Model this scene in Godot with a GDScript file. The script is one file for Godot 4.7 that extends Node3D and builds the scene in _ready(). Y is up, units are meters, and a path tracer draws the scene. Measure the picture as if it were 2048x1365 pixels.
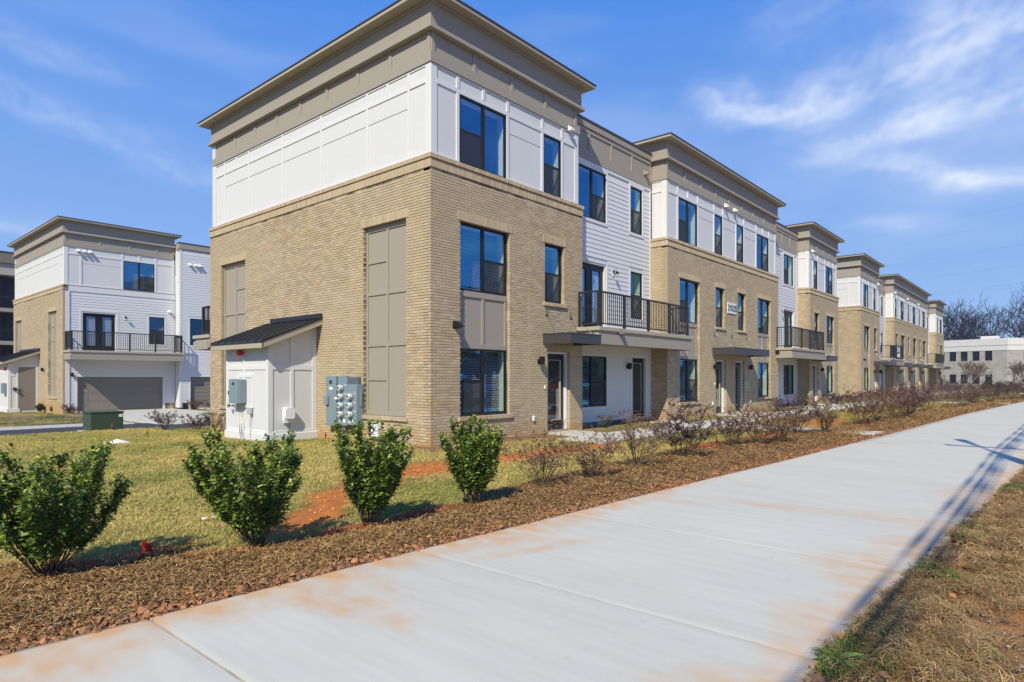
extends Node3D
# A street of new brick and board townhouses beside a wide concrete path.
# World: x runs along the facades, away to the right; -z runs into the houses; the near brick corner stands on the origin. Metres.

const EYE := Vector3(-9.856, 1.599, 11.069)
const LOOK := 40.997            # degrees that the facades run away to the right of the view
const SUN := Vector3(2.15, -2.2, -1.0)   # the way the sunlight travels
const COURSE := 0.0677

var M := {}
var boxes := {}
var names := {}
var brick_list := []
var rng := RandomNumberGenerator.new()

# ---------------------------------------------------------------- geometry
class Geo:
	var v := PackedVector3Array()
	var n := PackedVector3Array()
	var c := PackedColorArray()
	var col := Color.WHITE
	func tri(a: Vector3, b: Vector3, d: Vector3) -> void:      # counter-clockwise seen from outside
		var m := (b - a).cross(d - a).normalized()
		v.append_array([a, d, b]); n.append_array([m, m, m]); c.append_array([col, col, col])
	func quad(a: Vector3, b: Vector3, d: Vector3, e: Vector3) -> void:
		tri(a, b, d); tri(a, d, e)
	func quad_out(a: Vector3, b: Vector3, d: Vector3, e: Vector3, mid: Vector3) -> void:
		if (b - a).cross(d - a).dot((a + d) * 0.5 - mid) >= 0.0: quad(a, b, d, e)
		else: quad(a, e, d, b)
	func tri_out(a: Vector3, b: Vector3, d: Vector3, mid: Vector3) -> void:
		if (b - a).cross(d - a).dot(a - mid) >= 0.0: tri(a, b, d)
		else: tri(a, d, b)
	func smooth_quad(p: Array, m: Array) -> void:              # counter-clockwise, with own normals
		v.append_array([p[0], p[2], p[1], p[0], p[3], p[2]]); n.append_array([m[0], m[2], m[1], m[0], m[3], m[2]])
		c.append_array([col, col, col, col, col, col])
	func box(lo: Vector3, hi: Vector3) -> void:
		var m := (lo + hi) * 0.5
		var p := []
		for i in 8: p.append(Vector3(hi.x if i & 1 else lo.x, hi.y if i & 2 else lo.y, hi.z if i & 4 else lo.z))
		for f in [[0, 2, 3, 1], [4, 5, 7, 6], [0, 1, 5, 4], [2, 6, 7, 3], [0, 4, 6, 2], [1, 3, 7, 5]]: quad_out(p[f[0]], p[f[1]], p[f[2]], p[f[3]], m)
	func prism(base: PackedVector2Array, t: Transform3D, depth: float) -> void:    # an outline (x, y) pushed along z
		var pts := base
		if not Geometry2D.is_polygon_clockwise(pts): pass
		else:
			pts = pts.duplicate(); pts.reverse()
		var idx := Geometry2D.triangulate_polygon(pts)
		for i in range(0, idx.size(), 3):
			var a := pts[idx[i]]; var b := pts[idx[i + 1]]; var d := pts[idx[i + 2]]
			if (b - a).cross(d - a) < 0.0:
				var s := b; b = d; d = s
			tri(t * Vector3(a.x, a.y, depth), t * Vector3(b.x, b.y, depth), t * Vector3(d.x, d.y, depth))
			tri(t * Vector3(a.x, a.y, 0), t * Vector3(d.x, d.y, 0), t * Vector3(b.x, b.y, 0))
		for i in pts.size():
			var a := pts[i]; var b := pts[(i + 1) % pts.size()]
			quad(t * Vector3(a.x, a.y, 0), t * Vector3(b.x, b.y, 0), t * Vector3(b.x, b.y, depth), t * Vector3(a.x, a.y, depth))
	func tube(p: Array, r: Array, sides := 6, cap := true) -> void:
		var rings := []
		var norms := []
		var up := Vector3(0.31, 0.17, 0.93)
		for i in p.size():
			var d: Vector3 = (p[mini(i + 1, p.size() - 1)] - p[maxi(i - 1, 0)]).normalized()
			if absf(d.dot(up.normalized())) > 0.97: up = Vector3(0.9, 0.2, 0.1)
			var x := d.cross(up).normalized()
			var y := d.cross(x).normalized()
			up = -x.cross(d)
			var ring := []
			var norm := []
			for k in sides:
				var a := TAU * k / sides
				var m := x * cos(a) + y * sin(a)
				ring.append(p[i] + m * r[i]); norm.append(m)
			rings.append(ring); norms.append(norm)
		for i in p.size() - 1:
			for k in sides:
				var k2 := (k + 1) % sides
				smooth_quad([rings[i][k], rings[i][k2], rings[i + 1][k2], rings[i + 1][k]], [norms[i][k], norms[i][k2], norms[i + 1][k2], norms[i + 1][k]])
		if cap:
			for e in [0, p.size() - 1]:
				for k in range(1, sides - 1): tri_out(rings[e][0], rings[e][k], rings[e][k + 1], p[1] if e == 0 else p[e - 1])
	func lathe(prof: Array, t: Transform3D, sides := 16) -> void:     # prof: [radius, along z]
		for i in prof.size() - 1:
			for k in sides:
				var a := TAU * k / sides; var b := TAU * (k + 1) / sides
				var p := []
				for q in [[i, a], [i, b], [i + 1, b], [i + 1, a]]: p.append(t * Vector3(cos(q[1]) * prof[q[0]][0], sin(q[1]) * prof[q[0]][0], prof[q[0]][1]))
				quad(p[0], p[1], p[2], p[3])
	func mesh() -> ArrayMesh:
		var arr := []
		arr.resize(Mesh.ARRAY_MAX)
		arr[Mesh.ARRAY_VERTEX] = v; arr[Mesh.ARRAY_NORMAL] = n; arr[Mesh.ARRAY_COLOR] = c
		var am := ArrayMesh.new()
		am.add_surface_from_arrays(Mesh.PRIMITIVE_TRIANGLES, arr)
		return am

func bevel(size: Vector3, b: float) -> ArrayMesh:              # a box whose edges are chamfered
	var key := "%.3f %.3f %.3f %.4f" % [size.x, size.y, size.z, b]
	if boxes.has(key): return boxes[key]
	var g := Geo.new()
	var h := size * 0.5
	if b <= 0.0:
		g.box(-h, h)
	else:
		b = minf(b, 0.3 * minf(size.x, minf(size.y, size.z)))
		var pt := func(ax: int, s: Vector3) -> Vector3:        # corner s as the face across axis ax has it
			var p := Vector3(s.x * (h.x - b), s.y * (h.y - b), s.z * (h.z - b))
			p[ax] = s[ax] * h[ax]
			return p
		for ax in 3:
			var bx := (ax + 1) % 3; var cx := (ax + 2) % 3
			for s in [-1.0, 1.0]:
				var q := []
				for k in [[-1.0, -1.0], [1.0, -1.0], [1.0, 1.0], [-1.0, 1.0]]:
					var w := Vector3.ZERO
					w[ax] = s; w[bx] = k[0]; w[cx] = k[1]
					q.append(pt.call(ax, w))
				g.quad_out(q[0], q[1], q[2], q[3], Vector3.ZERO)
			for sa in [-1.0, 1.0]:
				for sb in [-1.0, 1.0]:
					var w1 := Vector3.ZERO; var w2 := Vector3.ZERO
					w1[ax] = sa; w1[bx] = sb; w1[cx] = -1.0
					w2[ax] = sa; w2[bx] = sb; w2[cx] = 1.0
					g.quad_out(pt.call(ax, w1), pt.call(ax, w2), pt.call(bx, w2), pt.call(bx, w1), Vector3.ZERO)
		for i in 8:
			var s := Vector3(1.0 if i & 1 else -1.0, 1.0 if i & 2 else -1.0, 1.0 if i & 4 else -1.0)
			g.tri_out(pt.call(0, s), pt.call(1, s), pt.call(2, s), Vector3.ZERO)
	boxes[key] = g.mesh()
	return boxes[key]

# ---------------------------------------------------------------- things and parts
func numbered(s: String) -> String:
	var k: int = names.get(s, 0)
	names[s] = k + 1
	return s if k == 0 else "%s_%03d" % [s, k]

func tag(o: Node, label: String, category := "", group := "", kind := "") -> Node:
	if label: o.set_meta("label", label)
	if category: o.set_meta("category", category)
	if group: o.set_meta("group", group)
	if kind: o.set_meta("kind", kind)
	return o

func thing(called: String, label: String, category: String, at := Vector3.ZERO, group := "") -> Node3D:
	var o := Node3D.new()
	o.name = numbered(called)
	o.position = at
	add_child(o)
	tag(o, label, category, group)
	return o

func put(called: String, mesh: Mesh, m: Material, parent: Node, t := Transform3D.IDENTITY) -> MeshInstance3D:
	var o := MeshInstance3D.new()
	o.name = numbered(called) if parent == self else called
	o.mesh = mesh; o.material_override = m; o.transform = t
	parent.add_child(o, true)
	return o

func group_part(called: String, parent: Node) -> Node3D:
	var o := Node3D.new()
	o.name = called
	parent.add_child(o, true)
	return o

# a box from (u0, v0, w0) to (u1, v1, w1) in the frame t of a wall: u to the right, v up, w outwards
func bx(called: String, t: Transform3D, u0: float, u1: float, v0: float, v1: float, w0: float, w1: float, m: Material, parent: Node, b := 0.004) -> MeshInstance3D:
	return put(called, bevel(Vector3(u1 - u0, v1 - v0, w1 - w0), b), m, parent, t * Transform3D(Basis.IDENTITY, Vector3(u0 + u1, v0 + v1, w0 + w1) * 0.5))

func copies(called: String, mesh: Mesh, m: Material, where: Array, colors: Array, parent: Node) -> MultiMeshInstance3D:
	var mm := MultiMesh.new()
	mm.transform_format = MultiMesh.TRANSFORM_3D
	mm.use_colors = colors.size() > 0
	mm.mesh = mesh
	mm.instance_count = where.size()
	for i in where.size():
		mm.set_instance_transform(i, where[i])
		if colors.size(): mm.set_instance_color(i, colors[i])
	var o := MultiMeshInstance3D.new()
	o.name = numbered(called) if parent == self else called
	o.multimesh = mm; o.material_override = m
	o.set_meta("kind", "stuff")
	parent.add_child(o, true)
	return o

# ---------------------------------------------------------------- materials
func noise_image(px: int, seed_: int, freq: float, lo: float, hi: float, oct := 4, stretch := Vector2.ONE, kind := FastNoiseLite.TYPE_SIMPLEX_SMOOTH) -> ImageTexture:
	var f := FastNoiseLite.new()
	f.seed = seed_; f.frequency = freq; f.noise_type = kind
	f.fractal_type = FastNoiseLite.FRACTAL_FBM; f.fractal_octaves = oct
	var im := f.get_seamless_image(px, px)
	im.convert(Image.FORMAT_L8)
	var d := im.get_data()
	for i in d.size(): d[i] = int(clampf(lerpf(lo, hi, d[i] / 255.0), 0.0, 1.0) * 255.0)
	im = Image.create_from_data(px, px, false, Image.FORMAT_L8, d)
	if stretch != Vector2.ONE:
		im.resize(int(px * stretch.x), int(px * stretch.y))
	im.convert(Image.FORMAT_RGB8)
	return ImageTexture.create_from_image(im)

func mat(called: String, r: float, g: float, b: float, rough := 0.8, tex: Texture2D = null, scale := 1.0, bump: Texture2D = null, bump_cm := 0.2) -> StandardMaterial3D:
	var m := StandardMaterial3D.new()
	m.resource_name = called
	m.albedo_color = Color(r, g, b).linear_to_srgb()
	m.roughness = rough
	m.metallic_specular = 0.4
	if tex:
		m.albedo_texture = tex
	if bump:
		m.heightmap_enabled = true; m.heightmap_texture = bump; m.heightmap_scale = bump_cm
	if tex or bump:
		m.uv1_triplanar = true; m.uv1_world_triplanar = true
		m.uv1_scale = Vector3.ONE * scale
	M[called] = m
	return m

func tinted(called: String, rough := 0.8, tex: Texture2D = null, scale := 1.0, bump: Texture2D = null, bump_cm := 0.2) -> StandardMaterial3D:
	var m := mat(called, 1, 1, 1, rough, tex, scale, bump, bump_cm)
	m.vertex_color_use_as_albedo = true
	return m

const BRICKS := [Color(0.55, 0.44, 0.285), Color(0.57, 0.46, 0.30), Color(0.525, 0.415, 0.27), Color(0.56, 0.435, 0.275), Color(0.535, 0.435, 0.29), Color(0.60, 0.49, 0.33), Color(0.48, 0.375, 0.245), Color(0.555, 0.41, 0.24), Color(0.56, 0.36, 0.17)]

func make_materials() -> void:
	var speck := noise_image(512, 3, 0.09, 0.82, 1.06, 4)
	var broad := noise_image(512, 5, 0.012, 0.86, 1.06, 5)
	var rough_h := noise_image(512, 8, 0.06, 0.0, 1.0, 5)
	var fine_h := noise_image(512, 9, 0.15, 0.0, 1.0, 3)
	var wood := noise_image(512, 11, 0.03, 0.975, 1.0, 4)
	for i in BRICKS.size():
		mat("brick%d" % i, BRICKS[i].r, BRICKS[i].g, BRICKS[i].b, 0.9, speck, 1.4, rough_h, 0.25)
	tinted("bricks", 0.9, speck, 1.4, rough_h, 0.25)
	var joint := noise_image(512, 21, 0.012, 0.42, 1.25, 4)
	mat("mortar", 0.46, 0.385, 0.26, 0.95, joint, 0.22)
	mat("caulk", 0.5, 0.42, 0.3, 0.8)
	mat("white", 0.66, 0.66, 0.66, 0.62, wood, 0.5)
	mat("white_trim", 0.68, 0.68, 0.68, 0.55)
	mat("siding", 0.67, 0.67, 0.68, 0.6, wood, 0.7)
	mat("taupe", 0.345, 0.307, 0.25, 0.7, wood, 0.6)
	mat("taupe_dark", 0.20, 0.175, 0.145, 0.65, wood, 0.6)
	mat("taupe_light", 0.41, 0.365, 0.29, 0.65, wood, 0.6)
	mat("roof_edge", 0.06, 0.056, 0.052, 0.5)
	mat("roof_flat", 0.4, 0.39, 0.37, 0.9)
	mat("black", 0.013, 0.013, 0.014, 0.42)
	mat("door_black", 0.016, 0.016, 0.018, 0.4)
	mat("railing", 0.028, 0.027, 0.027, 0.5)
	var aw := mat("awning", 0.075, 0.075, 0.08, 0.42); aw.metallic = 0.3
	var st := mat("steel", 0.45, 0.45, 0.46, 0.35); st.metallic = 0.8
	mat("drywall_glass_tint", 0.62, 0.73, 0.58, 0.9)  # the green of daylight through the window glass is put into this colour
	mat("room", 0.30, 0.31, 0.28, 0.95)
	mat("blind", 0.85, 0.88, 0.86, 0.6)
	mat("screen", 0.05, 0.055, 0.06, 0.7)
	M["screen"].transparency = BaseMaterial3D.TRANSPARENCY_ALPHA; M["screen"].albedo_color.a = 0.42
	var one := Image.create(4, 4, false, Image.FORMAT_RGB8)
	one.fill(Color.WHITE)
	var gl := StandardMaterial3D.new()                       # coated window glass: a share of mirror, the rest clear
	gl.resource_name = "window glass"
	gl.albedo_texture = ImageTexture.create_from_image(one)
	gl.albedo_color = Color(0.38, 0.74, 0.95, 0.23)
	gl.metallic = 1.0; gl.roughness = 0.015
	gl.transparency = BaseMaterial3D.TRANSPARENCY_ALPHA
	M["glass"] = gl
	var g2 := gl.duplicate(); g2.albedo_color = Color(0.7, 0.8, 0.9, 0.16); M["door_glass"] = g2
	mat("garage", 0.22, 0.195, 0.165, 0.6)
	mat("metal_roof", 0.035, 0.038, 0.046, 0.38); M["metal_roof"].metallic = 0.4
	mat("cabinet", 0.20, 0.265, 0.30, 0.5)
	mat("cabinet_dark", 0.10, 0.13, 0.15, 0.5)
	mat("label_white", 0.75, 0.75, 0.75, 0.6)
	mat("label_dark", 0.02, 0.03, 0.04, 0.6)
	mat("meter_glass", 0.55, 0.57, 0.58, 0.12)
	mat("pvc", 0.42, 0.43, 0.44, 0.5)
	mat("white_plastic", 0.76, 0.77, 0.78, 0.4)
	mat("red", 0.55, 0.03, 0.02, 0.4)
	mat("flag_red", 0.62, 0.03, 0.02, 0.6)
	M["flag_red"].backlight_enabled = true; M["flag_red"].backlight = Color(0.5, 0.05, 0.04)
	mat("flag_orange", 0.62, 0.11, 0.03, 0.6)
	mat("red_print", 0.6, 0.04, 0.03, 0.7)
	mat("transformer", 0.045, 0.075, 0.045, 0.5)
	mat("concrete_plain", 0.55, 0.525, 0.44, 0.9, broad, 0.4, fine_h, 0.1)
	mat("asphalt", 0.055, 0.056, 0.06, 0.95, speck, 1.5, fine_h, 0.3)
	mat("kerb", 0.48, 0.45, 0.40, 0.9, broad, 0.6)
	tinted("concrete", 0.88, noise_image(512, 31, 0.12, 0.94, 1.03, 4), 1.6, fine_h, 0.05)
	tinted("earth", 1.0, speck, 1.7, rough_h, 1.2)
	tinted("plants", 0.75)
	tinted("mulch", 0.9)
	tinted("leaf", 0.42)
	M["leaf"].backlight_enabled = true; M["leaf"].backlight = Color(0.35, 0.42, 0.12)
	tinted("dry_leaf", 0.75)
	M["dry_leaf"].backlight_enabled = true; M["dry_leaf"].backlight = Color(0.25, 0.15, 0.12)
	mat("stem", 0.16, 0.115, 0.075, 0.9)
	mat("stem_pale", 0.25, 0.19, 0.12, 0.9)
	mat("bark", 0.06, 0.055, 0.06, 0.95)
	mat("crape_bark", 0.30, 0.235, 0.19, 0.9)
	mat("pole", 0.16, 0.11, 0.07, 0.95)
	mat("wire", 0.02, 0.02, 0.022, 0.6)
	mat("office_wall", 0.40, 0.375, 0.345, 0.9, broad, 0.15)
	mat("office_band", 0.62, 0.61, 0.60, 0.8)
	mat("office_glass", 0.012, 0.012, 0.014, 0.15)
	mat("dark_wall", 0.05, 0.048, 0.05, 0.8)
	mat("slab_pale", 0.42, 0.38, 0.33, 0.8)
	mat("car_white", 0.6, 0.6, 0.6, 0.25); mat("car_blue", 0.02, 0.06, 0.2, 0.25); mat("car_grey", 0.12, 0.125, 0.13, 0.25); mat("car_red", 0.3, 0.02, 0.02, 0.25)
	mat("tyre", 0.015, 0.015, 0.015, 0.9); mat("road_paint", 0.6, 0.58, 0.5, 0.8)
	mat("scrap", 0.8, 0.78, 0.74, 0.8)

func hash01(a: float, b: float) -> float:
	return fposmod(sin(a * 127.1 + b * 311.7) * 43758.5453, 1.0)

# ---------------------------------------------------------------- bricks
var brick_parent: Node = null
var brick_world := Transform3D.IDENTITY

func one_brick(t: Transform3D, u0: float, u1: float, v0: float, v1: float, w: float, upright: bool, parent: Node) -> void:
	var du := u1 - u0; var dv := v1 - v0
	var b := Basis(Vector3(du / 0.2, 0, 0), Vector3(0, dv / 0.0577, 0), Vector3(0, 0, 1))
	if upright: b = Basis(Vector3(0, dv / 0.2, 0), Vector3(-du / 0.0577, 0, 0), Vector3(0, 0, 1))
	var x := t * Transform3D(b, Vector3((u0 + u1) * 0.5, (v0 + v1) * 0.5, w - 0.045 + rng.randf_range(-0.0015, 0.0015)))
	if parent != brick_parent:
		brick_parent = parent; brick_world = Transform3D.IDENTITY
		var up := parent
		while up and up != self:
			brick_world = up.transform * brick_world
			up = up.get_parent()
	var p := brick_world * x.origin
	var k := hash01(p.x * 3.1 + p.z * 1.7, p.y * 5.3)
	var drift := 0.5 + 0.5 * sin(p.x * 0.55 + p.z * 0.6 + sin(p.y * 0.9) * 2.0)
	var i := int(floor(fposmod(k * 5.0 + drift * 3.0, 8.0)))
	if p.y < 0.45 and hash01(p.x * 7.7 + p.z * 3.3, p.y * 2.9) > 0.25 + p.y * 1.7 and p.x < 36.0: i = 8
	brick_list.append([p.distance_squared_to(EYE), x, i, parent])

func lay_bricks(t: Transform3D, u0: float, u1: float, v0: float, v1: float, holes: Array, parent: Node, corner_l := 0, corner_r := 0) -> void:
	for r in range(int(floor(v0 / COURSE)), int(floor(v1 / COURSE + 0.02))):
		var va := r * COURSE
		var mid := va + COURSE * 0.5
		var a := u0; var b := u1
		if corner_l and posmod(r, 2) == (0 if corner_l == 1 else 1): a += 0.1
		if corner_r and posmod(r, 2) == (0 if corner_r == 1 else 1): b -= 0.1
		var spans := [[a, b]]
		for h in holes:
			if mid > h[2] and mid < h[3]:
				var next := []
				for s in spans:
					if h[1] <= s[0] or h[0] >= s[1]: next.append(s)
					else:
						if h[0] - s[0] > 0.03: next.append([s[0], h[0]])
						if s[1] - h[1] > 0.03: next.append([h[1], s[1]])
				spans = next
		var off := u0 + (0.1065 if posmod(r, 2) else 0.0) - 0.213
		for s in spans:
			var k := int(floor((s[0] - off) / 0.213))
			var x := off + k * 0.213
			while x < s[1] - 0.02:
				var p := maxf(x, s[0]); var q := minf(x + 0.213, s[1])
				var e := q - 0.010 if q < s[1] - 0.001 else q
				if e - p > 0.025: one_brick(t, p, e, va + 0.005, va + COURSE - 0.005, 0.0, false, parent)
				x += 0.213

func soldiers(t: Transform3D, u0: float, u1: float, v0: float, v1: float, w: float, parent: Node) -> void:
	var k := maxi(1, int(round((u1 - u0) / COURSE)))
	var step := (u1 - u0) / k
	for i in k: one_brick(t, u0 + i * step + 0.004, u0 + (i + 1) * step - 0.004, v0, v1, w, true, parent)

func slab(u0: float, u1: float, v0: float, v1: float, w0: float, w1: float, holes: Array) -> ArrayMesh:
	var us := [u0, u1]; var vs := [v0, v1]
	for h in holes:
		for k in [h[0], h[1]]:
			if k > u0 and k < u1 and not us.has(k): us.append(k)
		for k in [h[2], h[3]]:
			if k > v0 and k < v1 and not vs.has(k): vs.append(k)
	us.sort(); vs.sort()
	var open := func(i: int, j: int) -> bool:
		if i < 0 or j < 0 or i >= us.size() - 1 or j >= vs.size() - 1: return true
		var u: float = (us[i] + us[i + 1]) * 0.5; var v: float = (vs[j] + vs[j + 1]) * 0.5
		for h in holes:
			if u > h[0] and u < h[1] and v > h[2] and v < h[3]: return true
		return false
	var g := Geo.new()
	for i in us.size() - 1:
		for j in vs.size() - 1:
			if open.call(i, j): continue
			var a: float = us[i]; var b: float = us[i + 1]; var c: float = vs[j]; var d: float = vs[j + 1]
			g.quad(Vector3(a, c, w1), Vector3(b, c, w1), Vector3(b, d, w1), Vector3(a, d, w1))
			g.quad(Vector3(b, c, w0), Vector3(a, c, w0), Vector3(a, d, w0), Vector3(b, d, w0))
			if open.call(i - 1, j): g.quad(Vector3(a, c, w0), Vector3(a, c, w1), Vector3(a, d, w1), Vector3(a, d, w0))
			if open.call(i + 1, j): g.quad(Vector3(b, c, w1), Vector3(b, c, w0), Vector3(b, d, w0), Vector3(b, d, w1))
			if open.call(i, j - 1): g.quad(Vector3(a, c, w0), Vector3(b, c, w0), Vector3(b, c, w1), Vector3(a, c, w1))
			if open.call(i, j + 1): g.quad(Vector3(a, d, w1), Vector3(b, d, w1), Vector3(b, d, w0), Vector3(a, d, w0))
	return g.mesh()

func finish_bricks(single: int) -> void:                     # the nearest ones one by one, the rest of each wall together
	brick_list.sort_custom(func(a, b): return a[0] < b[0])
	var mesh := bevel(Vector3(0.2, 0.0577, 0.09), 0.004)
	var rest := {}
	for k in brick_list.size():
		var e = brick_list[k]
		if k < single: put("brick_%03d" % k, mesh, M["brick%d" % e[2]], e[3], e[1])
		else:
			if not rest.has(e[3]): rest[e[3]] = [[], []]
			rest[e[3]][0].append(e[1]); rest[e[3]][1].append(BRICKS[e[2]])
	for p in rest: copies("brickwork", mesh, M.bricks, rest[p][0], rest[p][1], p)
	brick_list.clear()

# a brick wall with its cap of upright bricks; holes are [u0, u1, v0, v1]
func brick_wall(b: Node, t: Transform3D, u0: float, u1: float, low: float, holes: Array, cl := 0, cr := 0, top := 6.487) -> Node:
	var back := []
	for h in holes: back.append([h[0] - 0.006, h[1] + 0.006, h[2] - 0.006, h[3] + 0.006])
	var inset := 0.010
	var p := put("brick_wall", slab(u0 + (inset if cl else 0.0), u1 - (0.02 if cr else 0.0), low, top, -0.25, -inset, back), M.mortar, b, t)
	lay_bricks(Transform3D.IDENTITY, u0, u1, low, top, holes, p, cl, cr)
	return p

func brick_cap(b: Node, t: Transform3D, u0: float, u1: float) -> void:
	var p := bx("brick_cap", t, u0, u1, 6.487, 6.80, -0.25, 0.004, M.mortar, b, 0.0)
	var inv := p.transform.affine_inverse() * t
	soldiers(inv, u0 - 0.018, u1 + 0.018, 6.495, 6.695, 0.018, p)
	soldiers(inv, u0 - 0.045, u1 + 0.045, 6.71, 6.81, 0.045, p)

func lintel(p: Node, u0: float, u1: float, v: float) -> void:
	soldiers(Transform3D.IDENTITY, u0 - 0.1, u1 + 0.1, v, v + 0.2, 0.014, p)

func sill(p: Node, u0: float, u1: float, v: float) -> void:
	soldiers(Transform3D.IDENTITY, u0 - 0.08, u1 + 0.08, v - 0.1, v, 0.05, p)
	put("sill_bed", slab(u0 + 0.006, u1 - 0.006, v - 0.1, v - 0.02, -0.2, -0.04, []), M.mortar, p)

# ---------------------------------------------------------------- windows and doors
func frame_geo(g: Geo, u0: float, u1: float, v0: float, v1: float, w0: float, w1: float, k: float) -> void:
	g.box(Vector3(u0, v0, w0), Vector3(u0 + k, v1, w1)); g.box(Vector3(u1 - k, v0, w0), Vector3(u1, v1, w1))
	g.box(Vector3(u0 + k, v0, w0), Vector3(u1 - k, v0 + k, w1)); g.box(Vector3(u0 + k, v1 - k, w0), Vector3(u1 - k, v1, w1))

# lights: one letter per light of the window, f fixed or h hung (two sashes, a screen before the lower one)
func window(b: Node, t: Transform3D, u0: float, u1: float, v0: float, v1: float, w: float, lights: String, blind := 1.0, near := true) -> void:
	var g := Geo.new()
	var n := lights.length()
	var wide := (u1 - u0) / n
	frame_geo(g, u0, u1, v0, v1, w - 0.07, w, 0.045)
	var mid := (v0 + v1) * 0.5
	for i in n:
		var a := u0 + i * wide; var c := a + wide
		if i: g.box(Vector3(a - 0.04, v0 + 0.045, w - 0.068), Vector3(a + 0.04, v1 - 0.045, w + 0.004))
		if lights[i] == "h":
			g.box(Vector3(a + 0.04, mid - 0.03, w - 0.06), Vector3(c - 0.04, mid + 0.03, w - 0.012))
	var p := put("window", g.mesh(), M.black, b, t)
	for i in n:
		var a := u0 + i * wide + 0.04; var c := u0 + (i + 1) * wide - 0.04
		if lights[i] == "h":
			var s := Geo.new()
			frame_geo(s, a, c, v0 + 0.04, mid + 0.02, w - 0.05, w - 0.02, 0.035)
			put("sash", s.mesh(), M.black, p)
			bx("pane", Transform3D.IDENTITY, a, c, mid, v1 - 0.04, w - 0.034, w - 0.03, M.glass, p, 0.0)
			bx("pane", Transform3D.IDENTITY, a + 0.03, c - 0.03, v0 + 0.06, mid, w - 0.044, w - 0.04, M.glass, p, 0.0)
			bx("insect_screen", Transform3D.IDENTITY, a, c, v0 + 0.04, mid - 0.02, w - 0.011, w - 0.008, M.screen, p, 0.0)
		else:
			bx("pane", Transform3D.IDENTITY, a, c, v0 + 0.04, v1 - 0.04, w - 0.034, w - 0.03, M.glass, p, 0.0)
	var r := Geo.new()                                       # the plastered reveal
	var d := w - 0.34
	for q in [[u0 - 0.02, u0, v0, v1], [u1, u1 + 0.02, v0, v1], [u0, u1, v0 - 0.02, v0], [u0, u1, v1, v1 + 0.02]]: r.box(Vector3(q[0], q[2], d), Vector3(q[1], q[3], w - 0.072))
	put("reveal", r.mesh(), M.drywall_glass_tint, p)
	var o := Geo.new()                                       # the room behind
	var e := 0.25
	o.box(Vector3(u0 - e, v0 - e, d - 1.62), Vector3(u1 + e, v1 + e, d - 1.6))
	o.box(Vector3(u0 - e, v0 - e, d - 1.6), Vector3(u0 - e + 0.02, v1 + e, d - 0.002)); o.box(Vector3(u1 + e - 0.02, v0 - e, d - 1.6), Vector3(u1 + e, v1 + e, d - 0.002))
	o.box(Vector3(u0 - e, v0 - e, d - 1.6), Vector3(u1 + e, v0 - e + 0.02, d - 0.002)); o.box(Vector3(u0 - e, v1 + e - 0.02, d - 1.6), Vector3(u1 + e, v1 + e, d - 0.002))
	put("room", o.mesh(), M.room, p)
	if blind > 0.0:
		var s := Geo.new()
		var drop := (v1 - v0) * blind
		s.box(Vector3(u0 + 0.012, v1 - 0.045, d + 0.03), Vector3(u1 - 0.012, v1 - 0.003, d + 0.09))
		var step := 0.046 if near else 0.092
		var k := int((drop - 0.06) / step)
		var tilt := Basis(Vector3.RIGHT, deg_to_rad(24.0))
		var half := Vector3((u1 - u0) * 0.5 - 0.015, 0.0012, 0.024)
		for i in k:
			var y := v1 - 0.07 - i * step
			var cen := Vector3((u0 + u1) * 0.5, y, d + 0.06)
			var q := []
			for sgn in [[-1, -1], [1, -1], [1, 1], [-1, 1]]: q.append(cen + tilt * Vector3(half.x * sgn[0], 0.0, half.z * sgn[1]))
			var up := tilt * Vector3(0, 0.0015, 0)
			s.quad_out(q[0] + up, q[1] + up, q[2] + up, q[3] + up, cen); s.quad_out(q[0] - up, q[1] - up, q[2] - up, q[3] - up, cen)
		put("blind", s.mesh(), M.blind, p)

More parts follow.
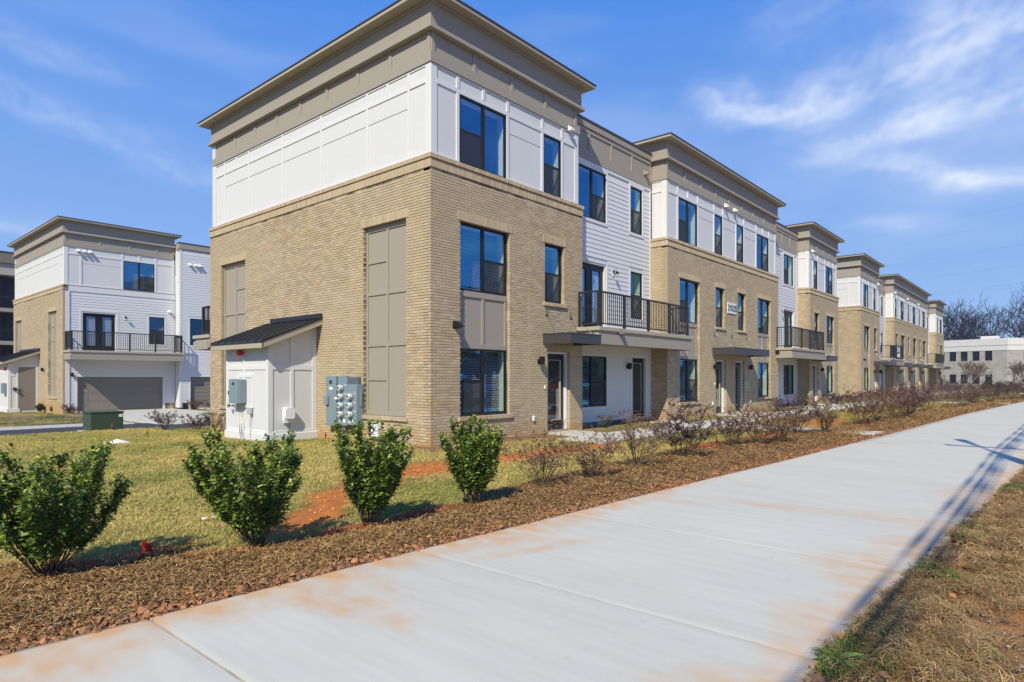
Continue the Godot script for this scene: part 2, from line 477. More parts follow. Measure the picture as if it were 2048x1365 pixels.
func front_door(b: Node, t: Transform3D, u0: float, u1: float, v0: float, v1: float, w: float, leaves := 1) -> void:
	var g := Geo.new()
	var k := 0.06
	g.box(Vector3(u0, v0, w - 0.16), Vector3(u0 + k, v1, w)); g.box(Vector3(u1 - k, v0, w - 0.16), Vector3(u1, v1, w)); g.box(Vector3(u0 + k, v1 - k, w - 0.16), Vector3(u1 - k, v1, w))
	var p := put("door", g.mesh(), M.white_trim, b, t)
	var wide := (u1 - u0 - 2 * k) / leaves
	for i in leaves:
		var a := u0 + k + i * wide + 0.004; var c := a + wide - 0.008
		put("door_leaf", slab(a, c, v0 + 0.02, v1 - k - 0.004, w - 0.135, w - 0.09, [[a + 0.15, c - 0.15, v0 + 0.28, v1 - k - 0.17]]), M.door_black, p)
		var fr := Geo.new()
		frame_geo(fr, a + 0.15, c - 0.15, v0 + 0.28, v1 - k - 0.17, w - 0.14, w - 0.078, 0.022)
		put("glazing_bead", fr.mesh(), M.door_black if leaves == 2 else M.taupe_light, p)
		bx("pane", Transform3D.IDENTITY, a + 0.16, c - 0.16, v0 + 0.29, v1 - k - 0.18, w - 0.115, w - 0.11, M.door_glass if leaves == 1 else M.glass, p, 0.0)
		if leaves == 2:
			var s := Geo.new()
			for j in int((v1 - v0 - 0.5) / 0.05): s.box(Vector3(a + 0.17, v0 + 0.3 + j * 0.05, w - 0.15), Vector3(c - 0.17, v0 + 0.334 + j * 0.05, w - 0.147))
			put("blind", s.mesh(), M.blind, p)
		var hu := a + 0.07 if i == leaves - 1 else c - 0.07
		var hg := Geo.new()
		hg.box(Vector3(hu - 0.02, v0 + 0.9, w - 0.09), Vector3(hu + 0.02, v0 + 1.15, w - 0.08)); hg.box(Vector3(hu - 0.012, v0 + 0.98, w - 0.08), Vector3(hu + 0.1 * (1 if i == leaves - 1 else -1), v0 + 1.0, w - 0.05))
		put("door_handle", hg.mesh(), M.black, p)
	var o := Geo.new()
	o.box(Vector3(u0, v0, w - 1.2), Vector3(u1, v1, w - 1.18)); o.box(Vector3(u0, v0, w - 1.18), Vector3(u0 + 0.02, v1, w - 0.17)); o.box(Vector3(u1 - 0.02, v0, w - 1.18), Vector3(u1, v1, w - 0.17))
	o.box(Vector3(u0, v0, w - 1.18), Vector3(u1, v0 + 0.018, w - 0.17)); o.box(Vector3(u0, v1 - 0.02, w - 1.18), Vector3(u1, v1, w - 0.17))
	put("hallway", o.mesh(), M.room, p)
	bx("threshold", Transform3D.IDENTITY, u0, u1, v0 - 0.02, v0 + 0.016, w - 0.2, w + 0.03, M.steel, p)

func wall_lamp(b: Node, t: Transform3D, u: float, v: float, w: float) -> void:
	var g := Geo.new()
	g.box(Vector3(u - 0.06, v - 0.09, w), Vector3(u + 0.06, v + 0.03, w + 0.02)); g.box(Vector3(u - 0.015, v - 0.05, w + 0.02), Vector3(u + 0.015, v - 0.02, w + 0.06))
	frame_geo(g, u - 0.055, u + 0.055, v - 0.11, v + 0.11, w + 0.06, w + 0.075, 0.012)
	g.box(Vector3(u - 0.055, v - 0.11, w + 0.06), Vector3(u + 0.055, v + 0.11, w + 0.17))
	put("wall_lamp", g.mesh(), M.black, b, t)

func gooseneck_lamp(b: Node, t: Transform3D, u: float, v: float, w: float) -> void:
	var p := bx("balcony_lamp", t, u - 0.07, u + 0.07, v - 0.12, v + 0.12, w, w + 0.02, M.white_trim, b)
	var g := Geo.new()
	var pts := []; var rr := []
	for i in 9:
		var a := PI * i / 8.0
		pts.append(Vector3(u, v + 0.06 + sin(a) * 0.07, w + 0.02 + 0.07 - cos(a) * 0.07)); rr.append(0.011)
	g.tube(pts, rr, 6)
	g.lathe([[0.012, 0.0], [0.03, 0.02], [0.075, 0.09], [0.078, 0.10], [0.0, 0.095]], Transform3D(Basis(Vector3.RIGHT, PI / 2), Vector3(u, v + 0.06, w + 0.16)), 14)
	g.lathe([[0.0, 0.02], [0.05, 0.02], [0.05, 0.0]], Transform3D(Basis.IDENTITY, Vector3(u, v + 0.05, w + 0.02)), 12)
	put("lamp_shade", g.mesh(), M.black, p, p.transform.affine_inverse() * t)

func vent_hood(b: Node, t: Transform3D, u: float, v: float, w: float, m: Material) -> void:
	var g := Geo.new()
	g.box(Vector3(u - 0.09, v - 0.09, w), Vector3(u + 0.09, v + 0.09, w + 0.015))
	var x := Transform3D(Basis(Vector3.BACK, Vector3.UP, Vector3.LEFT), Vector3(u + 0.075, 0, 0))
	g.prism(PackedVector2Array([Vector2(w + 0.012, v + 0.08), Vector2(w + 0.05, v + 0.08), Vector2(w + 0.19, v - 0.03), Vector2(w + 0.19, v - 0.075), Vector2(w + 0.012, v - 0.075)]), x, 0.15)
	put("vent_hood", g.mesh(), m, b, t)

func outlet(b: Node, t: Transform3D, u: float, v: float, w: float) -> void:
	var p := bx("outlet_cover", t, u - 0.045, u + 0.045, v - 0.075, v + 0.075, w, w + 0.05, M.white_plastic, b, 0.012)
	bx("outlet_window", Transform3D.IDENTITY, -0.02, 0.02, -0.045, 0.02, 0.02, 0.027, M.pvc, p)

func awning(b: Node, t: Transform3D, u0: float, u1: float, rods: Array) -> void:
	var g := Geo.new()
	var a := 2.54; var c := 2.80; var out := 0.97
	g.box(Vector3(u0, a, out - 0.03), Vector3(u1, c, out)); g.box(Vector3(u0, a, 0.002), Vector3(u0 + 0.03, c, out - 0.03)); g.box(Vector3(u1 - 0.03, a, 0.002), Vector3(u1, c, out - 0.03))
	g.box(Vector3(u0 - 0.012, c, 0.002), Vector3(u1 + 0.012, c + 0.03, out + 0.012))
	g.box(Vector3(u0 + 0.03, c - 0.14, 0.002), Vector3(u1 - 0.03, c - 0.11, out - 0.03))
	g.box(Vector3(u0 - 0.004, a + 0.01, out * 0.62), Vector3(u0, c, out * 0.62 + 0.05))
	var p := put("awning", g.mesh(), M.awning, b, t)
	for u in rods:
		bx("wall_plate", Transform3D.IDENTITY, u - 0.06, u + 0.06, 3.36, 3.50, 0.0, 0.03, M.taupe_dark, p)
		var r := Geo.new()
		r.tube([Vector3(u, 3.43, 0.03), Vector3(u, 3.40, 0.08), Vector3(u, c + 0.05, out - 0.16)], [0.012, 0.012, 0.012], 8)
		r.box(Vector3(u - 0.02, c + 0.03, out - 0.2), Vector3(u + 0.02, c + 0.09, out - 0.14))
		put("tie_rod", r.mesh(), M.steel, p)

# ---------------------------------------------------------------- boarded top storey, frieze and cornice
# cells: [u0, u1, is_window]; uppers: [u0, u1]
func white_zone(b: Node, t: Transform3D, u0: float, u1: float, cells: Array, uppers: Array, wins: Array, layouts: Array, joints := true, near := true) -> void:
	var holes := []
	for w in wins: holes.append([w[0], w[1], 6.84, 8.54])
	put("boarded_wall", slab(u0 + 0.01, u1 - 0.01, 6.80, 8.98, -0.3, -0.13, holes), M.white, b, t)
	var short := u1 - u0 < 1.0
	if not short: bx("corner_board", t, u0, u0 + 0.19, 6.815, 8.978, -0.2, -0.078, M.white_trim, b)
	bx("corner_board", t, u1 - 0.19, u1, 6.815, 8.978, -0.2, -0.078, M.white_trim, b)
	var a := u0 if short else u0 + 0.19; var c := u1 - 0.19
	bx("trim_board", t, a, c, 8.93, 8.978, -0.13, -0.078, M.white_trim, b)
	bx("trim_board", t, a, c, 8.542, 8.65, -0.13, -0.076, M.white_trim, b)
	for i in cells.size():
		var s = cells[i]
		if not s[2]:
			if joints and s[1] - s[0] > 1.0:
				bx("wall_panel", t, s[0], s[1], 6.90, 8.095, -0.13, -0.1, M.white, b)
				bx("wall_panel", t, s[0], s[1], 8.108, 8.542, -0.13, -0.096, M.white, b)
			else: bx("wall_panel", t, s[0], s[1], 6.90, 8.542, -0.13, -0.1, M.white, b)
			bx("trim_board", t, s[0], s[1], 6.815, 6.90, -0.13, -0.078, M.white_trim, b)
		if i + 1 < cells.size() and cells[i + 1][0] - s[1] > 0.02: bx("batten", t, s[1], cells[i + 1][0], 6.815, 8.542, -0.13, -0.074, M.white_trim, b)
	if cells.size() and cells[0][0] - a > 0.02: bx("batten", t, a, cells[0][0], 6.815, 8.542, -0.13, -0.079, M.white_trim, b)
	if cells.size() and c - cells[-1][1] > 0.02: bx("batten", t, cells[-1][1], c, 6.815, 8.542, -0.13, -0.079, M.white_trim, b)
	for i in uppers.size():
		var s = uppers[i]
		bx("wall_panel", t, s[0], s[1], 8.65, 8.93, -0.13, -0.1, M.white, b)
		if i + 1 < uppers.size(): bx("batten", t, s[1], uppers[i + 1][0], 8.65, 8.93, -0.13, -0.074, M.white_trim, b)
	for i in wins.size(): window(b, t, wins[i][0] + 0.004, wins[i][1] - 0.004, 6.845, 8.538, -0.09, layouts[i], 1.0, near)

func frieze(b: Node, t: Transform3D, u0: float, u1: float, at: Array) -> void:
	for i in at.size() - 1:
		bx("frieze_panel", t, at[i] + 0.05, at[i + 1] - 0.05, 9.25, 9.70, -0.12, -0.092, M.taupe, b)
	for u in at:
		var a := maxf(u - 0.06, u0); var c := minf(u + 0.06, u1)
		bx("frieze_batten", t, a, c, 9.25, 9.70, -0.12, -0.066, M.taupe, b)

# everything above the boards, built right round the block that runs from x0 to x1 and back to -deep
func crown(b: Node, t: Transform3D, x0: float, x1: float, deep: float) -> void:
	bx("parapet_core", t, x0 + 0.11, x1 - 0.11, 8.98, 10.40, -deep + 0.11, -0.11, M.taupe, b, 0.0)
	bx("flat_band", t, x0 + 0.05, x1 - 0.05, 8.982, 9.245, -deep + 0.05, -0.05, M.taupe, b)
	bx("upper_fascia", t, x0 + 0.02, x1 - 0.02, 9.81, 10.345, -deep + 0.02, -0.02, M.taupe, b)
	bx("ledge", t, x0 - 0.06, x1 + 0.06, 9.705, 9.80, -deep - 0.06, 0.06, M.taupe, b, 0.012)
	bx("ledge_cap", t, x0 - 0.03, x1 + 0.03, 9.80, 9.83, -deep - 0.03, 0.03, M.taupe, b)
	bx("bed_mould", t, x0 - 0.03, x1 + 0.03, 10.345, 10.40, -deep - 0.03, 0.03, M.taupe, b, 0.015)
	bx("cornice", t, x0 - 0.29, x1 + 0.29, 10.40, 10.485, -deep - 0.29, 0.29, M.taupe_light, b)
	bx("drip_edge", t, x0 - 0.31, x1 + 0.31, 10.485, 10.525, -deep - 0.31, 0.31, M.roof_edge, b)
	bx("flat_roof", t, x0 - 0.2, x1 + 0.2, 10.525, 10.535, -deep - 0.2, 0.2, M.roof_flat, b, 0.0)

# the brick front of one house or of a pair; columns: {u, w, big, ground, mid, top, door}
func brick_front(b: Node, t: Transform3D, wide: float, cols: Array, low: float, friezes: Array, deep := 11.55, near := true) -> void:
	var holes := []
	for c in cols:
		if c.big: holes.append([c.u, c.u + c.w, 0.63, 5.42])
		else:
			holes.append([c.u, c.u + c.w, 3.73, 5.42])
			if c.has("door"): holes.append([c.door, c.door + 1.08, -0.06, 2.35])
	var p := brick_wall(b, t, 0.0, wide, low, holes, 1, 0)
	brick_cap(b, t, 0.0, wide)
	var cells := []; var uppers := []; var wins := []; var lay := []
	var at := 0.275
	for c in cols:
		lintel(p, c.u, c.u + c.w, 5.42)
		if c.big:
			sill(p, c.u, c.u + c.w, 0.63)
			window(b, t, c.u + 0.01, c.u + c.w - 0.01, 0.66, 2.31, -0.11, c.ground, c.get("blind", 1.0), near)
			window(b, t, c.u + 0.01, c.u + c.w - 0.01, 3.75, 5.41, -0.11, c.mid, 1.0, near)
			put("spandrel", slab(c.u + 0.006, c.u + c.w - 0.006, 2.312, 3.748, -0.3, -0.15, []), M.taupe, b, t)
			var m: float = c.u + c.w * 0.5
			bx("spandrel_panel", t, c.u + 0.09, m - 0.05, 2.44, 3.60, -0.15, -0.135, M.taupe, b)
			bx("spandrel_panel", t, m + 0.05, c.u + c.w - 0.09, 2.44, 3.60, -0.15, -0.135, M.taupe, b)
			bx("spandrel_trim", t, c.u + 0.008, c.u + c.w - 0.008, 3.60, 3.747, -0.15, -0.105, M.taupe, b)
			bx("spandrel_trim", t, c.u + 0.008, c.u + c.w - 0.008, 2.313, 2.44, -0.15, -0.105, M.taupe, b)
			for q in [[c.u + 0.008, c.u + 0.09], [m - 0.05, m + 0.05], [c.u + c.w - 0.09, c.u + c.w - 0.008]]: bx("spandrel_trim", t, q[0], q[1], 2.44, 3.60, -0.15, -0.108, M.taupe, b)
		else:
			sill(p, c.u, c.u + c.w, 3.73)
			window(b, t, c.u + 0.01, c.u + c.w - 0.01, 3.75, 5.41, -0.11, "h", 1.0, near)
			if c.has("door"):
				lintel(p, c.door, c.door + 1.08, 2.35)
				front_door(b, t, c.door + 0.01, c.door + 1.07, 0.06, 2.34, -0.09)
				soldiers(Transform3D.IDENTITY, c.door + 0.01, c.door + 1.07, -0.13, 0.04, 0.0, p)
				put("step_bed", slab(c.door + 0.02, c.door + 1.06, -0.2, 0.035, -0.3, -0.02, []), M.mortar, p)
		var x0: float = c.u + 0.04; var x1: float = x0 + c.w - 0.08
		cells.append([at + 0.005, x0 - 0.1, false]); cells.append([x0, x1, true])
		uppers.append([at + 0.005, x0 - 0.1])
		if c.big:
			uppers.append([x0, x0 + c.w * 0.5 - 0.1]); uppers.append([x0 + c.w * 0.5, x1])
		else: uppers.append([x0, x1])
		wins.append([x0, x1]); lay.append(c.top)
		at = x1 + 0.1
	cells.append([at, wide - 0.1 - 0.195, false]); uppers.append([at, wide - 0.1 - 0.195])
	white_zone(b, t, 0.085, wide - 0.1, cells, uppers, wins, lay, true, near)
	frieze(b, t, 0.1, wide - 0.1, friezes)
	crown(b, t, 0.0, wide, deep)

# the short brick side of a block that stands forward of its neighbour; t looks along +x with u running to the front
func brick_side(b: Node, t: Transform3D, deep: float, low: float) -> void:
	brick_wall(b, t, -deep, 0.0, low, [], 0, 2)
	brick_cap(b, t, -deep, 0.0)
	white_zone(b, t, -deep, -0.085, [], [], [], [])
	bx("wall_panel", t, -deep, -0.29, 6.83, 8.54, -0.13, -0.1, M.white, b)
	bx("wall_panel", t, -deep, -0.29, 8.65, 8.93, -0.13, -0.1, M.white, b)
	bx("frieze_panel", t, -deep, -0.18, 9.25, 9.70, -0.12, -0.092, M.taupe, b)

# lapped boards round openings
func siding(b: Node, t: Transform3D, u0: float, u1: float, v0: float, v1: float, w: float, holes: Array) -> void:
	put("siding_wall", slab(u0, u1, v0, v1, w - 0.2, w - 0.014, holes), M.siding, b, t)
	var step := 0.152
	var k := int((v1 - v0) / step)
	var rot := Basis(Vector3.RIGHT, deg_to_rad(-5.0))
	for i in k:
		var y := v0 + i * step
		var spans := [[u0, u1]]
		for h in holes:
			if y + step * 0.6 > h[2] and y + step * 0.4 < h[3]:
				var next := []
				for s in spans:
					if h[1] <= s[0] or h[0] >= s[1]: next.append(s)
					else:
						if h[0] - s[0] > 0.03: next.append([s[0], h[0]])
						if s[1] - h[1] > 0.03: next.append([h[1], s[1]])
				spans = next
		for s in spans:
			put("siding_board", bevel(Vector3(s[1] - s[0], 0.172, 0.021), 0.002), M.siding, b, t * Transform3D(rot, Vector3((s[0] + s[1]) * 0.5, y + 0.083, w - 0.004)))

func casing(b: Node, t: Transform3D, u0: float, u1: float, v0: float, v1: float, w: float, k := 0.1, foot := true) -> void:
	bx("casing", t, u0 - k, u0, v0, v1 + k, w - 0.02, w + 0.02, M.white_trim, b); bx("casing", t, u1, u1 + k, v0, v1 + k, w - 0.02, w + 0.02, M.white_trim, b)
	bx("casing", t, u0, u1, v1, v1 + k, w - 0.02, w + 0.022, M.white_trim, b)
	if foot: bx("casing", t, u0 - k, u1 + k, v0 - k, v0, w - 0.02, w + 0.022, M.white_trim, b)

# the boarded part of the row that stands back by 0.7 m
func recess(b: Node, t: Transform3D, wide: float, flip: bool, low: float, near := true) -> void:
	var w := -0.7
	var at := func(a: float, c: float) -> Array: return [wide - c, wide - a] if flip else [a, c]
	var tall: Array = at.call(0.72, 2.42); var slim: Array = at.call(4.02, 4.88); var french: Array = at.call(0.60, 2.42)
	var low_win: Array = at.call(0.66, 2.44); var door: Array = at.call(4.12, 5.2)
	var holes := [[tall[0], tall[1], 6.83, 8.50], [slim[0], slim[1], 6.83, 8.50], [french[0], french[1], 3.12, 5.42], [slim[0], slim[1], 3.72, 5.42], [low_win[0], low_win[1], 0.62, 2.30], [door[0], door[1], 0.0, 2.36]]
	var cut := []
	for h in holes: cut.append([h[0] - 0.1, h[1] + 0.1, h[2] - (0.0 if h[2] < 0.1 or h[2] == 3.12 else 0.1), h[3] + 0.1])
	siding(b, t, 0.0, wide, 0.12, 8.62, w, cut)
	for i in holes.size():
		var h = holes[i]
		casing(b, t, h[0], h[1], h[2], h[3], w, 0.1, i != 2 and i != 5)
	window(b, t, tall[0], tall[1], 6.835, 8.495, w - 0.01, "hf" if flip else "fh", 0.0, near)
	window(b, t, slim[0], slim[1], 6.835, 8.495, w - 0.01, "h", 0.0, near)
	window(b, t, slim[0], slim[1], 3.725, 5.415, w - 0.01, "h", 0.0, near)
	window(b, t, low_win[0], low_win[1], 0.625, 2.295, w - 0.01, "hf" if flip else "fh", 1.0, near)
	front_door(b, t, french[0], french[1], 3.12, 5.42, w, 2)
	front_door(b, t, door[0], door[1], 0.06, 2.36, w)
	bx("trim_board", t, 0.0, wide, 8.602, 8.70, w - 0.1, w + 0.02, M.white_trim, b)
	bx("skirt_board", t, 0.0, wide, low, 0.12, w - 0.1, w + 0.005, M.mortar, b)
	bx("corner_board", t, wide - 0.09, wide, 0.12, 8.60, w - 0.02, w + 0.021, M.white_trim, b); bx("corner_board", t, 0.0, 0.09, 0.12, 8.60, w - 0.02, w + 0.021, M.white_trim, b)
	bx("parapet_core", t, 0.0, wide, 8.70, 9.95, -11.0, w - 0.02, M.taupe, b, 0.0)
	bx("flat_band", t, 0.0, wide, 8.702, 9.03, w - 0.05, w + 0.03, M.taupe, b)
	bx("frieze_rail", t, 0.0, wide, 9.60, 9.74, w - 0.05, w + 0.028, M.taupe, b)
	var n := 4
	for i in n + 1:
		var u := wide * i / n
		bx("frieze_batten", t, maxf(u - 0.055, 0.0), minf(u + 0.055, wide), 9.03, 9.60, w - 0.05, w + 0.026, M.taupe, b)
		if i < n: bx("frieze_panel", t, u + 0.055, wide * (i + 1) / n - 0.055, 9.03, 9.60, w - 0.02, w - 0.002, M.taupe, b)
	bx("parapet_cap", t, 0.0, wide, 9.75, 9.955, w - 0.3, w + 0.06, M.taupe, b)
	bx("drip_edge", t, 0.0, wide, 9.955, 10.03, w - 0.32, w + 0.08, M.roof_edge, b)
	gooseneck_lamp(b, t, at.call(2.85, 2.85)[0], 5.2, w + 0.012)
	wall_lamp(b, t, at.call(3.78, 3.78)[0], 2.0, w + 0.012)
	outlet(b, t, at.call(3.6, 3.6)[0], 0.42, w + 0.012)
	vent_hood(b, t, at.call(5.05, 5.05)[0], 9.2, w, M.taupe)

func balcony(b: Node, t: Transform3D, u0: float, u1: float, back: float, front: float, posts: Array, left := true, right := true, solid := false) -> void:
	var g := Geo.new()
	g.box(Vector3(u0 + 0.05, 2.66, back), Vector3(u1 - 0.05, 3.0, front - 0.05))
	var p := put("balcony", g.mesh(), M.taupe_light, b, t)
	bx("deck_edge", Transform3D.IDENTITY, u0 - 0.02, u1 + 0.02, 2.98, 3.10, back, front + 0.02, M.taupe_light, p, 0.01)
	bx("fascia", Transform3D.IDENTITY, u0, u1, 2.58, 2.88, front - 0.05, front, M.taupe, p)
	bx("fascia", Transform3D.IDENTITY, u0, u0 + 0.05, 2.58, 2.88, 0.0, front - 0.05, M.taupe, p); bx("fascia", Transform3D.IDENTITY, u1 - 0.05, u1, 2.58, 2.88, 0.0, front - 0.05, M.taupe, p)
	var f := front - 0.08
	var a := u0 + 0.08; var c := u1 - 0.32
	if not right or solid: c = u1 - 0.1
	var bar := Vector2(0.02, 0.02)
	bx("top_rail", Transform3D.IDENTITY, a - 0.03, c + 0.03, 4.12, 4.17, f - 0.03, f + 0.03, M.railing, p)
	bx("bottom_rail", Transform3D.IDENTITY, a, c, 3.18, 3.22, f - 0.02, f + 0.02, M.railing, p)
	for u in [a, c] + posts: bx("post", Transform3D.IDENTITY, u - 0.04, u + 0.04, 3.09, 4.15, f - 0.038, f + 0.038, M.railing, p)
	var k := int((c - a) / 0.112)
	for i in k:
		var u := a + (c - a) * (i + 0.5) / k
		bx("baluster", Transform3D.IDENTITY, u - 0.01, u + 0.01, 3.22, 4.12, f - 0.01, f + 0.01, M.railing, p, 0.0)
	for s in [[a, left], [c, right]]:
		if not s[1]: continue
		bx("top_rail", Transform3D.IDENTITY, s[0] - 0.03, s[0] + 0.03, 4.12, 4.17, 0.01, f - 0.04, M.railing, p)
		bx("bottom_rail", Transform3D.IDENTITY, s[0] - 0.02, s[0] + 0.02, 3.18, 3.22, 0.01, f - 0.04, M.railing, p)
		bx("post", Transform3D.IDENTITY, s[0] - 0.025, s[0] + 0.025, 3.10, 4.12, 0.012, 0.06, M.railing, p)
		var j := int((f - 0.1) / 0.11)
		for i in j:
			var w := 0.08 + (f - 0.14) * (i + 0.5) / j
			bx("baluster", Transform3D.IDENTITY, s[0] - 0.01, s[0] + 0.01, 3.22, 4.12, w - 0.01, w + 0.01, M.railing, p, 0.0)

# a tall blind panel of painted boards set into a brick end wall
func blind_panel(b: Node, t: Transform3D, u0: float, u1: float, v0: float, v1: float, swap: bool) -> void:
	var w := -0.13
	put("panel_backing", slab(u0 - 0.006, u1 + 0.006, v0, v1, w - 0.15, w - 0.02, []), M.taupe, b, t)
	var m := (u0 + u1) * 0.5
	bx("panel_frame", t, u0, u0 + 0.07, v0, v1, w - 0.02, w + 0.03, M.taupe, b); bx("panel_frame", t, u1 - 0.07, u1, v0, v1, w - 0.02, w + 0.03, M.taupe, b)
	bx("panel_frame", t, u0 + 0.07, u1 - 0.07, v0, v0 + 0.13, w - 0.02, w + 0.029, M.taupe, b); bx("panel_frame", t, u0 + 0.07, u1 - 0.07, v1 - 0.13, v1, w - 0.02, w + 0.029, M.taupe, b)
	bx("panel_frame", t, m - 0.04, m + 0.04, v0 + 0.13, v1 - 0.13, w - 0.02, w + 0.027, M.taupe, b)
	for side in 2:
		var a := u0 + 0.07 if side == 0 else m + 0.04; var c := m - 0.04 if side == 0 else u1 - 0.07
		var cuts := [1.55, 2.42, 3.73, 4.55] if (side == 0) != swap else [2.42, 3.73]
		var y := v0 + 0.13
		for q in cuts + [v1 - 0.09]:
			bx("panel_board", t, a, c, y, q - 0.04, w - 0.02, w, M.taupe, b)
			if q < v1 - 0.1: bx("panel_frame", t, a, c, q - 0.04, q + 0.04, w - 0.02, w + 0.025, M.taupe, b)
			y = q + 0.04

func end_wall(b: Node, t: Transform3D, deep: float, low: float, holes: Array, friezes: Array) -> Node:
	var p := brick_wall(b, t, -deep, 0.0, low, holes, 0, 2)
	brick_cap(b, t, -deep, 0.0)
	var q := [-10.62, -8.91, -6.79, -4.69, -2.55, -0.89]
	var cells := []
	var at := -deep + 0.295
	for k in q:
		cells.append([at, k - 0.04, false]); at = k + 0.04
	cells.append([at, -0.295, false])
	var uppers := []
	at = -deep + 0.295
	for k in [-10.62, -9.76, -8.91, -6.79, -4.69, -2.55, -1.70, -0.89]:
		uppers.append([at, k - 0.04]); at = k + 0.04
	uppers.append([at, -0.295])
	white_zone(b, t, -deep + 0.1, -0.085, cells, uppers, [], [])
	frieze(b, t, -deep + 0.1, -0.1, friezes)
	for h in holes:
		lintel(p, h[0], h[1], h[3]); sill(p, h[0], h[1], h[2])
		blind_panel(b, t, h[0], h[1], h[2], h[3], h[0] < -5.0)
	return p

const RIGHT := Basis(Vector3.RIGHT, Vector3.UP, Vector3.BACK)     # a wall that faces +z
const LEFT_FACE := Basis(Vector3.BACK, Vector3.UP, Vector3.LEFT)  # a wall that faces -x

func near_row() -> void:
	var b := thing("townhouse_row", "long tan brick and white board townhouse row nearest the camera, with a sunlit brick end", "building")
	var e := Transform3D(LEFT_FACE, Vector3.ZERO)
	var p := end_wall(b, e, 11.55, -0.35, [[-2.6, -0.88, 0.63, 5.45], [-10.7, -8.98, 0.63, 5.42]], [-11.4, -9.86, -8.49, -7.12, -5.78, -4.40, -2.95, -1.59, -0.15])
	for u in [-6.88, -2.72]: bx("control_joint", Transform3D.IDENTITY, u - 0.006, u + 0.006, (3.4 if u < -5.0 else 5.66), 6.48, -0.02, 0.003, M.caulk, p, 0.0)
	var a := Transform3D(RIGHT, Vector3.ZERO)
	brick_front(b, a, 6.155, [{"u": 0.97, "w": 1.82, "big": true, "ground": "hf", "mid": "fh", "top": "hf"}, {"u": 4.30, "w": 0.92, "big": false, "top": "h", "door": 4.42}], -0.2, [0.15, 1.54, 2.97, 4.42, 5.9])
	bx("control_joint", a, 3.59, 3.602, -0.1, 6.48, -0.02, 0.003, M.caulk, b, 0.0)
	awning(b, a, 4.21, 5.70, [4.36, 5.52])
	wall_lamp(b, a, 4.03, 2.07, 0.0)
	outlet(b, a, 3.77, 0.46, 0.0)
	bx("door_bell", a, 4.26, 4.32, 1.27, 1.37, 0.0, 0.025, M.white_plastic, b)
	vent_hood(b, a, 0.80, 2.87, 0.0, M.black)
	vent_hood(b, a, 5.56, 9.02, -0.1, M.white_plastic)
	var r1 := Transform3D(RIGHT, Vector3(6.155, 0, 0))
	recess(b, r1, 5.505, false, -0.2)
	balcony(b, r1, -0.30, 5.97, -0.7, 0.80, [1.25, 2.78, 4.27])
	vent_hood(b, r1, 0.86, 3.0, 0.82, M.taupe_dark)
	var f := Transform3D(RIGHT, Vector3(11.66, 0, 0))
	brick_side(b, Transform3D(LEFT_FACE, Vector3(11.66, 0, 0)), 0.7, -0.25)
	brick_front(b, f, 12.12, [{"u": 1.01, "w": 1.76, "big": true, "ground": "fh", "mid": "hf", "top": "hf"}, {"u": 4.35, "w": 0.92, "big": false, "top": "h", "door": 4.35}, {"u": 6.75, "w": 0.92, "big": false, "top": "h", "door": 6.46}, {"u": 9.24, "w": 1.76, "big": true, "ground": "hf", "mid": "fh", "top": "fh"}], -0.25, [0.15, 1.6, 3.05, 4.5, 5.95, 7.4, 8.85, 10.3, 11.9])
	awning(b, f, 3.99, 8.0, [4.19, 6.05, 7.78])
	wall_lamp(b, f, 4.12, 2.07, 0.0); wall_lamp(b, f, 8.1, 2.07, 0.0)
	outlet(b, f, 3.98, 0.5, 0.0); outlet(b, f, 8.2, 0.48, 0.0)
	bx("door_bell", f, 4.2, 4.26, 1.27, 1.37, 0.0, 0.025, M.white_plastic, b); bx("door_bell", f, 7.74, 7.80, 1.27, 1.37, 0.0, 0.025, M.white_plastic, b)
	vent_hood(b, f, 5.45, 9.08, -0.06, M.white_plastic); vent_hood(b, f, 6.42, 9.08, -0.06, M.white_plastic)
	vent_hood(b, f, 11.75, 2.9, 0.0, M.black)
	var r2 := Transform3D(RIGHT, Vector3(23.78, 0, 0))
	recess(b, r2, 5.38, true, -0.2)
	balcony(b, r2, -0.35, 5.72, -0.7, 0.80, [1.4, 2.85, 4.3])
	var g := Transform3D(RIGHT, Vector3(29.16, 0, 0))
	brick_side(b, Transform3D(LEFT_FACE, Vector3(29.16, 0, 0)), 0.7, -0.1)
	brick_front(b, g, 6.2, [{"u": 0.95, "w": 0.92, "big": false, "top": "h", "door": 0.62}, {"u": 3.46, "w": 1.76, "big": true, "ground": "hf", "mid": "fh", "top": "fh"}], -0.1, [0.15, 1.7, 3.15, 4.6, 5.95], 11.55)
	awning(b, g, 0.45, 2.04, [0.6, 1.9])
	wall_lamp(b, g, 2.25, 2.07, 0.0)
	vent_hood(b, g, 0.55, 9.0, -0.06, M.white_plastic)
	# the back, and the end of a balcony that shows past the corner
	put("back_wall", slab(0.06, 35.3, -0.3, 9.9, -11.5, -11.3, []), M.siding, b, Transform3D.IDENTITY)
	put("far_end_wall", slab(-11.5, -0.1, -0.3, 9.9, -0.3, -0.06, []), M.mortar, b, Transform3D(Basis(Vector3.FORWARD, Vector3.UP, Vector3.RIGHT), Vector3(35.36, 0, -11.6)))
	var back := Transform3D(Basis(Vector3.LEFT, Vector3.UP, Vector3.FORWARD), Vector3(6.0, 0, -11.55))
	balcony(b, back, 0.0, 6.1, -0.1, 1.15, [1.6, 3.1, 4.5], true, true)
	finish_bricks(300)

